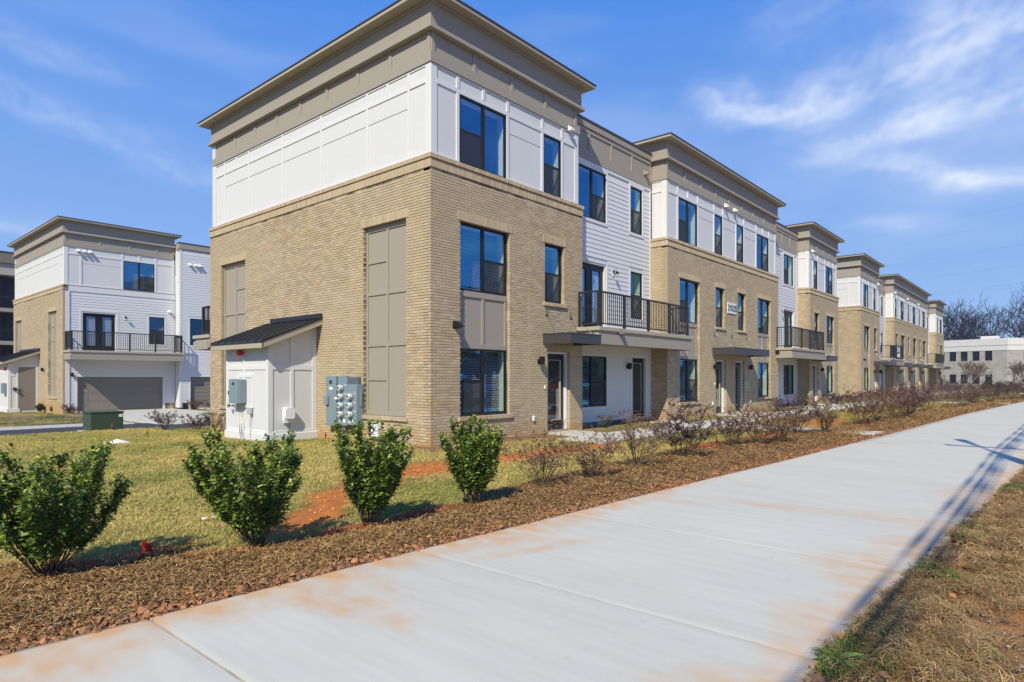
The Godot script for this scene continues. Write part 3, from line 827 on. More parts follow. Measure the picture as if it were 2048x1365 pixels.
func far_row() -> void:
	var b := thing("townhouse_row", "second brick and white townhouse row behind the near one, dark banner on its balcony", "building", Vector3(41.5, 0, 0))
	var low := -0.1
	end_wall(b, Transform3D(LEFT_FACE, Vector3.ZERO), 11.55, low, [], [-11.4, -9.86, -8.49, -7.12, -5.78, -4.40, -2.95, -1.59, -0.15])
	var a := Transform3D(RIGHT, Vector3.ZERO)
	brick_front(b, a, 6.2, [{"u": 1.0, "w": 1.78, "big": true, "ground": "hf", "mid": "hf", "top": "hf"}, {"u": 4.28, "w": 0.92, "big": false, "top": "h", "door": 4.4}], low, [0.15, 1.6, 3.05, 4.5, 6.0], 11.55, false)
	awning(b, a, 4.15, 7.4, [4.4, 5.7])
	vent_hood(b, a, 0.82, 2.9, 0.0, M.black); vent_hood(b, a, 5.7, 9.0, -0.06, M.white_plastic)
	wall_lamp(b, a, 4.05, 2.07, 0.0); wall_lamp(b, a, 5.85, 2.07, 0.0)
	var r1 := Transform3D(RIGHT, Vector3(6.2, 0, 0))
	recess(b, r1, 5.7, false, low, false)
	balcony(b, r1, 0.1, 5.6, -0.7, 0.80, [1.5, 3.0, 4.4])
	var c := Transform3D(RIGHT, Vector3(11.9, 0, 0))
	brick_side(b, Transform3D(LEFT_FACE, Vector3(11.9, 0, 0)), 0.7, low)
	brick_front(b, c, 18.3, [{"u": 0.75, "w": 0.92, "big": false, "top": "h", "door": 0.6}, {"u": 3.2, "w": 1.78, "big": true, "ground": "hf", "mid": "fh", "top": "fh"}, {"u": 6.7, "w": 0.92, "big": false, "top": "h", "door": 6.6}, {"u": 9.3, "w": 1.78, "big": true, "ground": "hf", "mid": "fh", "top": "fh"}, {"u": 12.8, "w": 0.92, "big": false, "top": "h", "door": 12.7}, {"u": 15.1, "w": 1.78, "big": true, "ground": "hf", "mid": "fh", "top": "fh"}], low, [0.15, 1.8, 3.6, 5.4, 7.2, 9.0, 10.8, 12.6, 14.4, 16.2, 18.1], 11.55, false)
	for u in [0.3, 6.3, 12.4]: awning(b, c, u, u + 2.2, [u + 0.3, u + 1.9])
	for u in [2.0, 8.0, 14.1]: wall_lamp(b, c, u, 2.07, 0.0)
	for u in [0.5, 6.4, 12.3]: vent_hood(b, c, u, 9.0, -0.06, M.white_plastic)
	var r2 := Transform3D(RIGHT, Vector3(30.2, 0, 0))
	recess(b, r2, 6.0, true, low, false)
	balcony(b, r2, -0.2, 5.9, -0.7, 0.80, [1.5, 3.0, 4.5])
	var d := Transform3D(RIGHT, Vector3(36.2, 0, 0))
	brick_side(b, Transform3D(LEFT_FACE, Vector3(36.2, 0, 0)), 0.7, low)
	brick_front(b, d, 6.1, [{"u": 1.0, "w": 0.92, "big": false, "top": "h", "door": 0.7}, {"u": 3.2, "w": 1.78, "big": true, "ground": "hf", "mid": "fh", "top": "fh"}], low, [0.15, 1.6, 3.05, 4.5, 6.0], 11.55, false)
	awning(b, d, 0.5, 3.6, [0.7, 3.2])
	wall_lamp(b, d, 2.1, 2.07, 0.0)
	put("back_wall", slab(0.06, 42.2, -0.3, 9.9, -11.5, -11.3, []), M.siding, b, Transform3D.IDENTITY)
	finish_bricks(0)
	# the sign and the banner that hang on it
	var s := thing("banner", "dark banner with white lettering tied to the balcony rail of the second row", "banner", Vector3(49.0, 3.1, 0.80))
	put("banner_cloth", bevel(Vector3(3.9, 1.02, 0.02), 0.0), M.label_dark_cloth, s, Transform3D(Basis.IDENTITY, Vector3(2.0, 0.6, -0.01)))
	var w := Geo.new()
	for q in [[1.15, 0.55, 0.07, 0.48], [1.3, 0.55, 0.07, 0.48], [1.45, 0.55, 0.07, 0.48], [1.72, 0.55, 0.07, 0.48], [1.86, 0.55, 0.07, 0.48], [1.72, 0.96, 0.2, 0.07], [2.05, 0.55, 0.07, 0.48], [2.2, 0.55, 0.07, 0.48], [2.05, 0.96, 0.2, 0.07], [1.15, 0.16, 0.75, 0.28], [1.98, 0.12, 0.32, 0.34]]:
		w.box(Vector3(q[0], q[1], 0.001), Vector3(q[0] + q[2], q[1] + q[3], 0.006))
	put("banner_print", w.mesh(), M.label_white, s)

func text_part(called: String, txt: String, size: float, m: Material, parent: Node, t: Transform3D, bold := false, stretch := 1.0) -> void:
	var tm := TextMesh.new()
	var f := SystemFont.new()
	f.font_names = PackedStringArray(["Droid Sans"])
	if bold: f.font_weight = 700
	tm.font = f; tm.text = txt; tm.font_size = 64
	tm.pixel_size = size / 46.0
	tm.depth = 0.006
	put(called, tm, m, parent, t * Transform3D(Basis.from_scale(Vector3(stretch, 1, 1)), Vector3.ZERO))

func near_details() -> void:
	var s := thing("house_number_sign", "white square sign with the black number 21020 on the brick between two slim windows", "sign", Vector3(17.66, 4.40, 0.004))
	put("sign_board", bevel(Vector3(0.95, 0.47, 0.03), 0.004), M.label_white, s, Transform3D(Basis.IDENTITY, Vector3(0, 0.235, 0.015)))
	text_part("sign_number", "21020", 0.27, M.black, s, Transform3D(Basis.IDENTITY, Vector3(0, 0.235, 0.034)), true, 0.95)
	# electric meters on the end wall
	var m := thing("electric_meter_bank", "blue grey electric cabinets with seven round glass meters on the sunlit brick end wall", "meter bank", Vector3(0, 0, -3.4))
	var t := Transform3D(LEFT_FACE, Vector3.ZERO)
	bx("main_cabinet", t, -0.60, -0.13, 0.30, 1.63, 0.006, 0.20, M.cabinet, m, 0.008)
	bx("wireway", t, -0.13, 0.72, 0.34, 1.60, 0.006, 0.10, M.cabinet_dark, m)
	var c1 := bx("meter_cabinet", t, -0.02, 0.36, 0.33, 1.62, 0.101, 0.21, M.cabinet, m, 0.008)
	var c2 := bx("meter_cabinet", t, 0.37, 0.82, 0.36, 1.41, 0.006, 0.22, M.cabinet, m, 0.008)
	bx("cabinet_handle", t, -0.62, -0.44, 0.86, 1.10, 0.201, 0.27, M.cabinet, m, 0.01)
	bx("warning_label", t, -0.44, -0.32, 1.42, 1.52, 0.201, 0.203, M.label_dark, m, 0.0)
	bx("warning_label", t, -0.45, -0.28, 1.27, 1.34, 0.201, 0.203, M.label_white, m, 0.0)
	bx("warning_label", t, -0.20, -0.08, 1.01, 1.07, 0.201, 0.203, M.label_white, m, 0.0)
	for q in [[c1, 0.17, [1.32, 1.09, 0.86, 0.63], 0.21], [c2, 0.60, [1.10, 0.87, 0.64], 0.22]]:
		var inv: Transform3D = q[0].transform.affine_inverse() * t
		for v in q[2]:
			var g := Geo.new()
			g.lathe([[0.095, 0.0], [0.095, 0.03], [0.085, 0.032]], Transform3D(Basis.IDENTITY, Vector3(q[1], v, q[3])), 20)
			put("meter_ring", g.mesh(), M.steel, q[0], inv)
			var d := Geo.new()
			d.lathe([[0.082, 0.03], [0.080, 0.10], [0.068, 0.125], [0.0, 0.13]], Transform3D(Basis.IDENTITY, Vector3(q[1], v, q[3])), 20)
			put("meter_glass", d.mesh(), M.meter_glass, q[0], inv)
			bx("meter_face", inv, q[1] - 0.04, q[1] + 0.03, v - 0.02, v + 0.03, q[3] + 0.126, q[3] + 0.132, M.label_dark, q[0], 0.0)
		for k in 2: bx("meter_tag", inv, q[1] - 0.13 + k * 0.17, q[1] - 0.04 + k * 0.19, 0.41, 0.50, q[3], q[3] + 0.003, M.label_white, q[0], 0.0)
		for k in q[2].size(): bx("meter_tag", inv, q[1] + 0.11, q[1] + 0.17, q[2][k] + 0.07, q[2][k] + 0.09, q[3], q[3] + 0.003, M.label_white, q[0], 0.0)
	bx("cabinet_handle", t, 0.825, 0.85, 0.85, 1.25, 0.06, 0.12, M.cabinet, m)
	var g2 := Geo.new()
	g2.tube([Vector3(0.1, 0.33, -0.25), Vector3(0.1, -0.12, -0.25)], [0.05, 0.05], 12)
	put("conduit", g2.mesh(), M.pvc, m, Transform3D(Basis(Vector3.LEFT, Vector3.UP, Vector3.FORWARD), Vector3(0, 0, -0.12)))
	var g3 := Geo.new()
	g3.tube([Vector3(-0.05, 0.33, 0.02), Vector3(-0.06, 0.1, 0.05), Vector3(-0.09, -0.05, -0.03), Vector3(-0.12, -0.1, -0.1)], [0.01, 0.01, 0.01, 0.01], 6)
	put("ground_cable", g3.mesh(), M.black, m)
	var wb := thing("utility_box", "small white plastic box on the brick behind the third green shrub", "utility box", Vector3(0, 0.26, -2.0))
	put("box_body", bevel(Vector3(0.14, 0.32, 0.34), 0.02), M.white_plastic, wb, Transform3D(Basis.IDENTITY, Vector3(-0.075, 0.0, 0)))

# a lean-to against an end wall: z0 (far) to z1 (near), standing out to -out
func lean_to(called: String, label: String, at: Vector3, deep: float, out: float, base: float, door: bool) -> Node3D:
	var s := thing(called, label, "shed", at)
	var hi := 3.05; var lo := 2.47
	var f := Transform3D(LEFT_FACE, Vector3(-out, 0, 0))          # front: u from -deep to 0
	var g := Geo.new()
	g.prism(PackedVector2Array([Vector2(-out + 0.02, base), Vector2(-0.004, base), Vector2(-0.004, hi), Vector2(-out + 0.02, lo)]), Transform3D(Basis.IDENTITY, Vector3(0, 0, -deep + 0.02)), deep - 0.04)
	put("shed_wall", g.mesh(), M.white, s)
	# front boards
	var m := -deep * 0.56
	for q in [[-deep, -deep + 0.12], [m - 0.05, m + 0.05], [-0.13, 0.0]]: bx("trim_board", f, q[0], q[1], base + 0.2, lo - 0.03, -0.03, 0.0, M.white_trim, s)
	for q in [[-deep + 0.12, m - 0.05], [m + 0.05, -0.13]]:
		bx("trim_board", f, q[0], q[1], 1.80, 1.93, -0.03, -0.001, M.white_trim, s); bx("trim_board", f, q[0], q[1], lo - 0.10, lo - 0.03, -0.03, -0.001, M.white_trim, s)
		bx("trim_board", f, q[0], q[1], base + 0.2, base + 0.30, -0.03, -0.001, M.white_trim, s)
	bx("base_board", f, -deep - 0.03, 0.03, base, base + 0.22, -0.03, 0.03, M.white_trim, s)
	# near side boards
	var n := Transform3D(RIGHT, Vector3(-out, 0, 0))              # u from 0 to out
	var top := func(u: float) -> float: return lo + (hi - lo) * u / out - 0.02
	for q in ([[0.031, 0.14], [out - 0.14, out - 0.004]] + ([] if door else [[out * 0.48 - 0.05, out * 0.48 + 0.05]])):
		bx("trim_board", n, q[0], q[1], base + 0.2, top.call(q[0]), -0.03, 0.0, M.white_trim, s)
	if not door:
		for q in [[0.14, out * 0.48 - 0.05], [out * 0.48 + 0.05, out - 0.14]]:
			bx("trim_board", n, q[0], q[1], 1.80, 1.93, -0.03, -0.001, M.white_trim, s); bx("trim_board", n, q[0], q[1], base + 0.2, base + 0.30, -0.03, -0.001, M.white_trim, s)
	bx("base_board", n, -0.03, out, base, base + 0.22, -0.025, 0.03, M.white_trim, s) if not door else bx("base_board", n, -0.03, 0.55, base, base + 0.22, -0.025, 0.03, M.white_trim, s)
	if door:
		var d0 := out - 1.02; var d1 := out - 0.16
		bx("trim_board", n, d0 - 0.09, d0, base + 0.1, 2.30, -0.03, 0.015, M.white_trim, s); bx("trim_board", n, d1, d1 + 0.09, base + 0.1, 2.30, -0.03, 0.015, M.white_trim, s); bx("trim_board", n, d0, d1, 2.21, 2.30, -0.03, 0.015, M.white_trim, s)
		var dl := bx("door", n, d0, d1, base + 0.14, 2.21, -0.02, 0.005, M.garage, s)
		var h := Geo.new()
		h.box(Vector3(d0 + 0.04, 0.80, 0.005), Vector3(d0 + 0.09, 0.90, 0.03)); h.box(Vector3(d0 + 0.05, 0.84, 0.03), Vector3(d0 + 0.18, 0.86, 0.05))
		put("door_handle", h.mesh(), M.black, dl, dl.transform.affine_inverse() * n)
		bx("trim_board", n, 0.14, d0 - 0.09, 1.68, 1.78, -0.03, -0.001, M.white_trim, s)
	# roof
	var slope := (hi - lo) / out
	var x1 := -out - 0.30; var y1 := lo - 0.30 * slope
	var rp := PackedVector2Array([Vector2(x1, y1 + 0.07), Vector2(-0.004, hi + 0.07), Vector2(-0.004, hi + 0.19), Vector2(x1 - 0.03, y1 + 0.18)])
	var roof_t := Transform3D(Basis.IDENTITY, Vector3(0, 0, -deep - 0.28))
	var r := Geo.new()
	r.prism(PackedVector2Array([Vector2(x1 - 0.03, y1 + 0.165), Vector2(-0.004, hi + 0.165), Vector2(-0.004, hi + 0.195), Vector2(x1 - 0.03, y1 + 0.195)]), roof_t, deep + 0.58)
	var rf := put("roof", r.mesh(), M.metal_roof, s)
	var k := int((deep + 0.5) / 0.4)
	for i in k + 1:
		var z := -deep - 0.27 + (deep + 0.55) * i / k
		var ribs := Geo.new()
		ribs.prism(PackedVector2Array([Vector2(x1 - 0.03, y1 + 0.19), Vector2(-0.004, hi + 0.19), Vector2(-0.004, hi + 0.225), Vector2(x1 - 0.03, y1 + 0.225)]), Transform3D(Basis.IDENTITY, Vector3(0, 0, z)), 0.02)
		put("standing_seam", ribs.mesh(), M.metal_roof, rf)
	var fl := Geo.new()
	fl.box(Vector3(-0.05, hi + 0.2, -deep - 0.1), Vector3(-0.004, hi + 0.32, 0.29))
	put("flashing", fl.mesh(), M.metal_roof, rf)
	bx("eave_fascia", Transform3D.IDENTITY, x1, x1 + 0.03, y1 + 0.01, y1 + 0.166, -deep - 0.26, 0.28, M.taupe_light, s)
	for z in [-deep - 0.28, 0.25]:
		var v := Geo.new()
		v.prism(PackedVector2Array([Vector2(x1, y1 + 0.01), Vector2(-0.006, hi + 0.01), Vector2(-0.006, hi + 0.163), Vector2(x1, y1 + 0.163)]), Transform3D(Basis.IDENTITY, Vector3(0, 0, z)), 0.03)
		put("rake_fascia", v.mesh(), M.taupe_light, s)
	var so := Geo.new()
	so.prism(PackedVector2Array([Vector2(x1 + 0.03, y1 + 0.05), Vector2(-0.006, hi + 0.05), Vector2(-0.006, hi + 0.07), Vector2(x1 + 0.03, y1 + 0.07)]), Transform3D(Basis.IDENTITY, Vector3(0, 0, -deep - 0.25)), deep + 0.5)
	put("soffit", so.mesh(), M.taupe_light, s)
	return s

func sheds() -> void:
	var s := lean_to("utility_shed", "white boarded lean-to shed with black metal roof against the near brick end wall", Vector3(0, 0, -4.77), 2.42, 1.45, -0.14, false)
	var f := Transform3D(LEFT_FACE, Vector3(-1.45, 0, 0))
	var g := Geo.new()
	g.lathe([[0.0, 0.0], [0.03, 0.0], [0.03, 0.05], [0.085, 0.055], [0.095, 0.10], [0.085, 0.15], [0.0, 0.17]], Transform3D(Basis.IDENTITY, Vector3(-1.38, 2.27, 0.0)), 16)
	put("alarm_bell", g.mesh(), M.red, s, f)
	text_part("wall_lettering", "FDC", 0.15, M.red_print, s, f * Transform3D(Basis.IDENTITY, Vector3(-1.87, 1.35, -0.016)), true, 0.85)
	var a := Geo.new()
	frame_geo(a, -1.70, -0.80, 0.76, 1.68, -0.03, 0.004, 0.09)
	put("access_frame", a.mesh(), M.white_trim, s, f)
	bx("access_panel", f, -1.61, -0.89, 0.85, 1.59, -0.03, -0.012, M.white, s)
	var d := thing("disconnect_switch_box", "blue grey electrical switch box on the front of the white lean-to shed", "electrical box", Vector3(-1.45, 0.86, -6.0))
	var q := Transform3D(LEFT_FACE, Vector3.ZERO)
	bx("box_body", q, -0.52, 0.04, 0.02, 0.68, 0.006, 0.20, M.cabinet, d, 0.01)
	bx("box_door", q, -0.535, 0.01, 0.01, 0.69, 0.20, 0.225, M.cabinet, d, 0.006)
	bx("warning_label", q, -0.33, -0.21, 0.52, 0.60, 0.225, 0.228, M.label_dark, d, 0.0)
	bx("switch_handle", q, -0.56, -0.536, 0.25, 0.36, 0.14, 0.24, M.black, d)
	for k in [[-0.30, 0.022], [-0.19, 0.022], [-0.10, 0.014]]:
		var c := Geo.new()
		c.tube([Vector3(k[0], 0.02, 0.06), Vector3(k[0] + 0.02, -0.5, 0.05), Vector3(k[0] + 0.12, -1.0, 0.07)], [k[1], k[1], k[1]], 8)
		put("conduit", c.mesh(), M.white_plastic, d, q)
	var j := thing("junction_box", "little grey junction box on a pipe, right of the switch box on the shed", "electrical box", Vector3(-1.45, 0.68, -5.68))
	bx("box_body", q, -0.09, 0.09, -0.09, 0.09, 0.004, 0.09, M.pvc, j, 0.01)
	var c2 := Geo.new()
	c2.tube([Vector3(0.03, -0.09, 0.045), Vector3(0.03, -0.80, 0.05)], [0.016, 0.016], 8)
	put("conduit", c2.mesh(), M.white_plastic, j, q)
	var v := thing("hose_connection", "brass hose connection sticking out under the lettering on the white shed", "pipe fitting", Vector3(-1.45, 0.80, -6.75))
	var h := Geo.new()
	h.tube([Vector3(0.05, 0.0, 0.0), Vector3(0.05, 0.0, 0.14)], [0.035, 0.035], 12)
	h.tube([Vector3(0.05, 0.0, 0.14), Vector3(0.05, 0.0, 0.17)], [0.055, 0.055], 12)
	h.tube([Vector3(0.05, 0, 0.08), Vector3(0.16, -0.03, 0.1), Vector3(0.18, -0.14, 0.12), Vector3(0.2, -0.18, 0.1)], [0.008, 0.008, 0.008, 0.008], 6)
	put("fitting", h.mesh(), M.taupe_dark, v, q)
	var w := thing("cable_box", "rounded white plastic cable box on the shaded side of the white shed", "utility box", Vector3(-0.90, 0.34, -4.77))
	var b := Geo.new()
	b.prism(PackedVector2Array([Vector2(-0.13, 0.03), Vector2(0.13, 0.03), Vector2(0.15, 0.12), Vector2(0.15, 0.40), Vector2(0.10, 0.46), Vector2(-0.10, 0.46), Vector2(-0.15, 0.40), Vector2(-0.15, 0.12)]), Transform3D(Basis.IDENTITY, Vector3(0, 0, 0.004)), 0.10)
	put("box_back", b.mesh(), M.white_plastic, w)
	var b2 := Geo.new()
	b2.prism(PackedVector2Array([Vector2(-0.11, 0.14), Vector2(0.11, 0.14), Vector2(0.135, 0.2), Vector2(0.135, 0.39), Vector2(0.09, 0.44), Vector2(-0.09, 0.44), Vector2(-0.135, 0.39), Vector2(-0.135, 0.2)]), Transform3D(Basis.IDENTITY, Vector3(0, 0, 0.10)), 0.07)
	put("box_cover", b2.mesh(), M.white_plastic, w)
	var b3 := Geo.new()
	b3.tube([Vector3(0.03, 0.04, 0.05), Vector3(0.03, -0.2, 0.05), Vector3(0.03, -0.46, 0.06)], [0.012, 0.012, 0.012], 6)
	put("cable", b3.mesh(), M.taupe_dark, w)
	var s2 := lean_to("utility_shed", "distant white lean-to shed with a grey door against the brick end of the garage house", Vector3(0.4, 0, -36.05), 4.6, 1.5, -0.5, true)
	var g2 := Geo.new()
	g2.lathe([[0.0, 0.0], [0.1, 0.02], [0.1, 0.12], [0.0, 0.14]], Transform3D(Basis.IDENTITY, Vector3(-0.6, 2.1, 0.0)), 12)
	put("alarm_bell", g2.mesh(), M.red, s2, Transform3D(LEFT_FACE, Vector3(-1.5, 0, 0)))
	bx("electrical_box", Transform3D(LEFT_FACE, Vector3(-1.5, 0, 0)), -0.95, -0.45, 0.62, 1.25, 0.004, 0.18, M.cabinet, s2)
	vent_hood(s2, Transform3D(RIGHT, Vector3(-1.5, 0, 0)), 0.32, 0.9, 0.0, M.black)

func garage_house() -> void:
	var b := thing("garage_house", "white and brick townhouse with wide grey garage door and balcony behind the lawn", "building", Vector3(0.4, 0, -31.1))
	var e := Transform3D(LEFT_FACE, Vector3.ZERO)
	end_wall(b, e, 11.45, -0.7, [[-2.92, -1.22, 0.45, 5.42], [-10.95, -9.35, 0.45, 5.35]], [-11.3, -9.86, -8.49, -7.12, -5.78, -4.40, -2.95, -1.59, -0.15])
	var t := Transform3D(RIGHT, Vector3.ZERO)
	bx("brick_return", t, 0.004, 0.125, -0.7, 6.48, -0.25, -0.004, M.brick6, b, 0.0)
	wall_lamp(b, e, -3.75, 2.05, 0.0)
	var wide := 5.95
	# ground and middle floors, boarded
	var holes := [[0.72, 5.26, -0.6, 1.62], [0.92, 2.70, 3.12, 5.36], [4.46, 5.34, 3.62, 5.30]]
	var cut := []
	for h in holes: cut.append([h[0] - 0.11, h[1] + 0.11, h[2] - (0.11 if h[2] > 3.5 else 0.0), h[3] + 0.11])
	siding(b, t, 0.12, wide, 0.0, 6.45, -0.05, cut)
	bx("corner_board", t, 0.126, 0.34, -0.2, 6.45, -0.1, 0.0, M.white_trim, b)
	for i in 3: casing(b, t, holes[i][0], holes[i][1], holes[i][2], holes[i][3], -0.05, 0.11, i == 2)
	window(b, t, 4.464, 5.336, 3.624, 5.296, -0.06, "h", 0.55)
	front_door(b, t, 0.924, 2.696, 3.12, 5.35, -0.05, 2)
	var gd := put("garage_door", slab(0.72, 5.26, -0.6, 1.62, -0.30, -0.22, []), M.garage, b, t)
	for row in 4:
		var v := -0.36 + row * 0.495
		bx("door_section", Transform3D.IDENTITY, 0.73, 5.25, v + 0.006, v + 0.489, -0.22, -0.205, M.garage, gd)
		for k in 4:
			var u := 0.85 + k * 1.11
			for side in 2:
				frame_panel(gd, u + side * 0.53, u + side * 0.53 + 0.45, v + 0.1, v + 0.4)
	put("jamb", slab(0.70, 5.28, -0.6, 1.64, -0.28, -0.06, [[0.72, 5.26, -0.7, 1.62]]), M.white_trim, b, t)
	wall_lamp(b, t, 0.45, 1.75, -0.04)
	gooseneck_lamp(b, t, 3.15, 5.12, -0.04)
	vent_hood(b, t, 5.6, 5.7, -0.04, M.white_plastic)
	bx("skirt_board", t, 0.12, wide, -0.6, 0.0, -0.2, -0.045, M.mortar, b) if false else bx("skirt_board", t, 5.37, wide, -0.6, 0.0, -0.2, -0.045, M.mortar, b)
	bx("skirt_board", t, 0.34, 0.61, -0.6, 0.0, -0.2, -0.045, M.mortar, b)
	bx("water_table", t, 0.0, wide, 6.45, 6.76, -0.2, -0.02, M.white_trim, b)
	# boarded top storey
	white_zone(b, t, 0.085, wide, [[0.28, 0.85, false], [0.95, 2.97, false], [3.06, 4.78, true], [4.89, 5.75, false]], [[0.28, 0.85], [0.95, 2.97], [3.06, 3.88], [3.98, 4.78], [4.89, 5.75]], [[3.06, 4.78]], ["fh"])
	frieze(b, t, 0.1, wide, [0.15, 1.85, 3.4, 4.9, 5.9])
	crown(b, t, 0.0, wide, 11.45)
	for u in [0.75, 1.05, 1.33]: vent_hood(b, t, u, 8.80, -0.07, M.white_plastic)
	balcony(b, t, 0.05, 6.0, -0.1, 1.20, [1.72, 3.02, 4.40], true, true, true)
	# the neighbour that stands forward
	var n := Transform3D(RIGHT, Vector3(5.98, 0, 0.6))
	var nh := [[0.62, 2.3, 3.62, 5.30], [0.66, 4.9, -0.6, 1.62]]
	siding(b, n, 0.0, 6.5, 0.0, 9.55, 0.0, [[0.51, 2.41, 3.51, 5.41], [0.55, 5.01, -0.6, 1.73]])
	for i in 2: casing(b, n, nh[i][0], nh[i][1], nh[i][2], nh[i][3], 0.0, 0.11, i == 0)
	window(b, n, 0.624, 2.296, 3.624, 5.296, -0.02, "fh", 0.0)
	var g2 := put("garage_door", slab(0.66, 4.9, -0.6, 1.62, -0.2, -0.14, []), M.garage, b, n)
	for row in 8: bx("door_section", Transform3D.IDENTITY, 0.67, 4.89, -0.36 + row * 0.2475 + 0.01, -0.36 + row * 0.2475 + 0.237, -0.14, -0.12, M.garage, g2)
	bx("corner_board", n, 0.0, 0.13, -0.3, 9.55, -0.3, 0.02, M.white_trim, b)
	siding(b, Transform3D(LEFT_FACE, Vector3(5.98, 0, 0.6)), -0.62, -0.01, -0.3, 9.55, 0.0, [])
	bx("parapet_core", n, 0.0, 6.5, 9.55, 9.95, -11.0, -0.01, M.taupe, b, 0.0)
	bx("parapet_cap", n, -0.04, 6.54, 9.62, 9.955, -0.3, 0.05, M.taupe, b)
	bx("drip_edge", n, -0.06, 6.56, 9.955, 10.02, -0.32, 0.07, M.roof_edge, b)
	for u in [0.6, 0.95, 1.2]: vent_hood(b, n, u, 8.70, 0.0, M.white_plastic)
	put("back_wall", slab(0.06, 12.4, -0.6, 9.5, -11.4, -11.2, []), M.siding, b, Transform3D.IDENTITY)
	finish_bricks(0)

func frame_panel(p: Node, u0: float, u1: float, v0: float, v1: float) -> void:
	bx("door_panel", Transform3D.IDENTITY, u0, u1, v0, v1, -0.206, -0.197, M.garage, p, 0.003)

func far_blocks() -> void:
	var b := thing("apartment_block", "dark four storey apartment block with stacked balconies at the left edge of the picture", "building", Vector3(-6.0, 0, -64.0))
	put("block_wall", slab(0, 24.0, -1.5, 13.0, -12.0, -1.6, []), M.dark_wall, b)
	bx("roof_edge", Transform3D.IDENTITY, -0.3, 24.3, 12.3, 13.3, -12.3, 0.3, M.taupe_dark, b, 0.02)
	bx("drip_edge", Transform3D.IDENTITY, -0.35, 24.35, 13.3, 13.4, -12.3, 0.35, M.roof_edge, b, 0.02)
	bx("pale_band", Transform3D.IDENTITY, 0.0, 24.0, 11.2, 12.3, -1.6, 0.1, M.slab_pale, b, 0.02)
	bx("side_wall", Transform3D.IDENTITY, 23.7, 24.0, -1.5, 11.2, -1.6, 0.05, M.dark_wall, b, 0.02)
	for fl in 4:
		var y := 8.1 - fl * 3.1
		bx("balcony_slab", Transform3D.IDENTITY, 0.0, 24.0, y - 0.35, y, -1.6, 0.15, M.taupe, b, 0.01) if fl < 4 else null
		for k in 10:
			var u := 0.9 + k * 2.3
			window(b, Transform3D.IDENTITY, u, u + 1.3, y + 0.1, y + 2.6, -1.58, "f", 0.0, false)
		var r := bx("rail", Transform3D.IDENTITY, 0.0, 24.0, y + 1.05, y + 1.12, 0.05, 0.1, M.railing, b, 0.0)
		for k in 120: bx("baluster", r.transform.affine_inverse(), 0.1 + k * 0.2, 0.13 + k * 0.2, y + 0.05, y + 1.05, 0.06, 0.09, M.railing, r, 0.0)
		for k in 6: bx("pier", Transform3D.IDENTITY, k * 4.6, k * 4.6 + 0.3, y, y + 2.75, -1.6, 0.0, M.dark_wall, b, 0.01)
	# the low office building at the end of the path
	var o := thing("office_building", "low pale grey office building with black square windows at the path's end", "building", Vector3(113.05, 0, 4.61))
	var dir := Vector3(116.05 - 113.05, 0, -3.83 - 4.61).normalized()
	var t1 := Transform3D(Basis(-dir, Vector3.UP, (-dir).cross(Vector3.UP)), Vector3.ZERO)
	var d2 := Vector3(114.7 - 113.05, 0, 6.51 - 4.61).normalized()
	var t2 := Transform3D(Basis(d2, Vector3.UP, d2.cross(Vector3.UP)), Vector3.ZERO)
	for q in [[t1, -40.0, 0.0, [[-11.6, 1.0], [-9.85, 1.0], [-8.1, 1.0], [-6.45, 1.0], [-4.75, 1.0], [-3.0, 1.0]]], [t2, 0.0, 30.0, [[2.55, 1.4], [4.6, 1.4], [6.6, 1.4]]]]:
		var holes := []
		for w in q[3]:
			if w[1] > 0.0: holes.append_array([[w[0], w[0] + 1.02, 4.2, 5.7], [w[0], w[0] + 1.02, 0.55, 2.05]])
		put("office_wall", slab(q[1], q[2], -0.5, 5.8, -0.3, 0.0, holes), M.office_wall, o, q[0])
		bx("office_band", q[0], q[1], q[2], 5.75, 6.5, -0.2, 0.06, M.office_band, o, 0.01)
		bx("office_band", q[0], q[1], q[2], 6.56, 7.62, -0.3, 0.10, M.office_band, o, 0.01)
		for h in holes:
			var p := put("window", slab(h[0] - 0.02, h[1] + 0.02, h[2] - 0.02, h[3] + 0.02, -0.22, -0.16, []), M.office_glass, o, q[0])
			var g := Geo.new()
			frame_geo(g, h[0], h[1], h[2], h[3], -0.16, -0.12, 0.05)
			g.box(Vector3((h[0] + h[1]) * 0.5 - 0.02, h[2] + 0.05, -0.16), Vector3((h[0] + h[1]) * 0.5 + 0.02, h[3] - 0.05, -0.125))
			put("window_frame", g.mesh(), M.black, p)
	var rf := Geo.new()
	rf.prism(PackedVector2Array([Vector2(0, 0), Vector2(d2.x, d2.z) * 30.0, Vector2(d2.x, d2.z) * 30.0 + Vector2(30, 0), Vector2(dir.x, dir.z) * 40.0 + Vector2(30, 0), Vector2(dir.x, dir.z) * 40.0]), Transform3D(Basis(Vector3.RIGHT, Vector3.BACK, Vector3.DOWN), Vector3(0, 7.3, 0)), 0.2)
	put("flat_roof", rf.mesh(), M.roof_flat, o)
	bx("roof_unit", Transform3D.IDENTITY, 4.0, 6.5, 7.4, 8.2, -3.6, -1.2, M.office_band, o, 0.03)

# ---------------------------------------------------------------- ground
var lump := FastNoiseLite.new()
var fine := FastNoiseLite.new()
var wide_noise := FastNoiseLite.new()

func bend(x: float, pts: Array) -> float:                     # a broken line through [x, z]
	if x <= pts[0][0]: return pts[0][1]
	for i in pts.size() - 1:
		if x < pts[i + 1][0]: return lerpf(pts[i][1], pts[i + 1][1], (x - pts[i][0]) / (pts[i + 1][0] - pts[i][0]))
	return pts[-1][1]

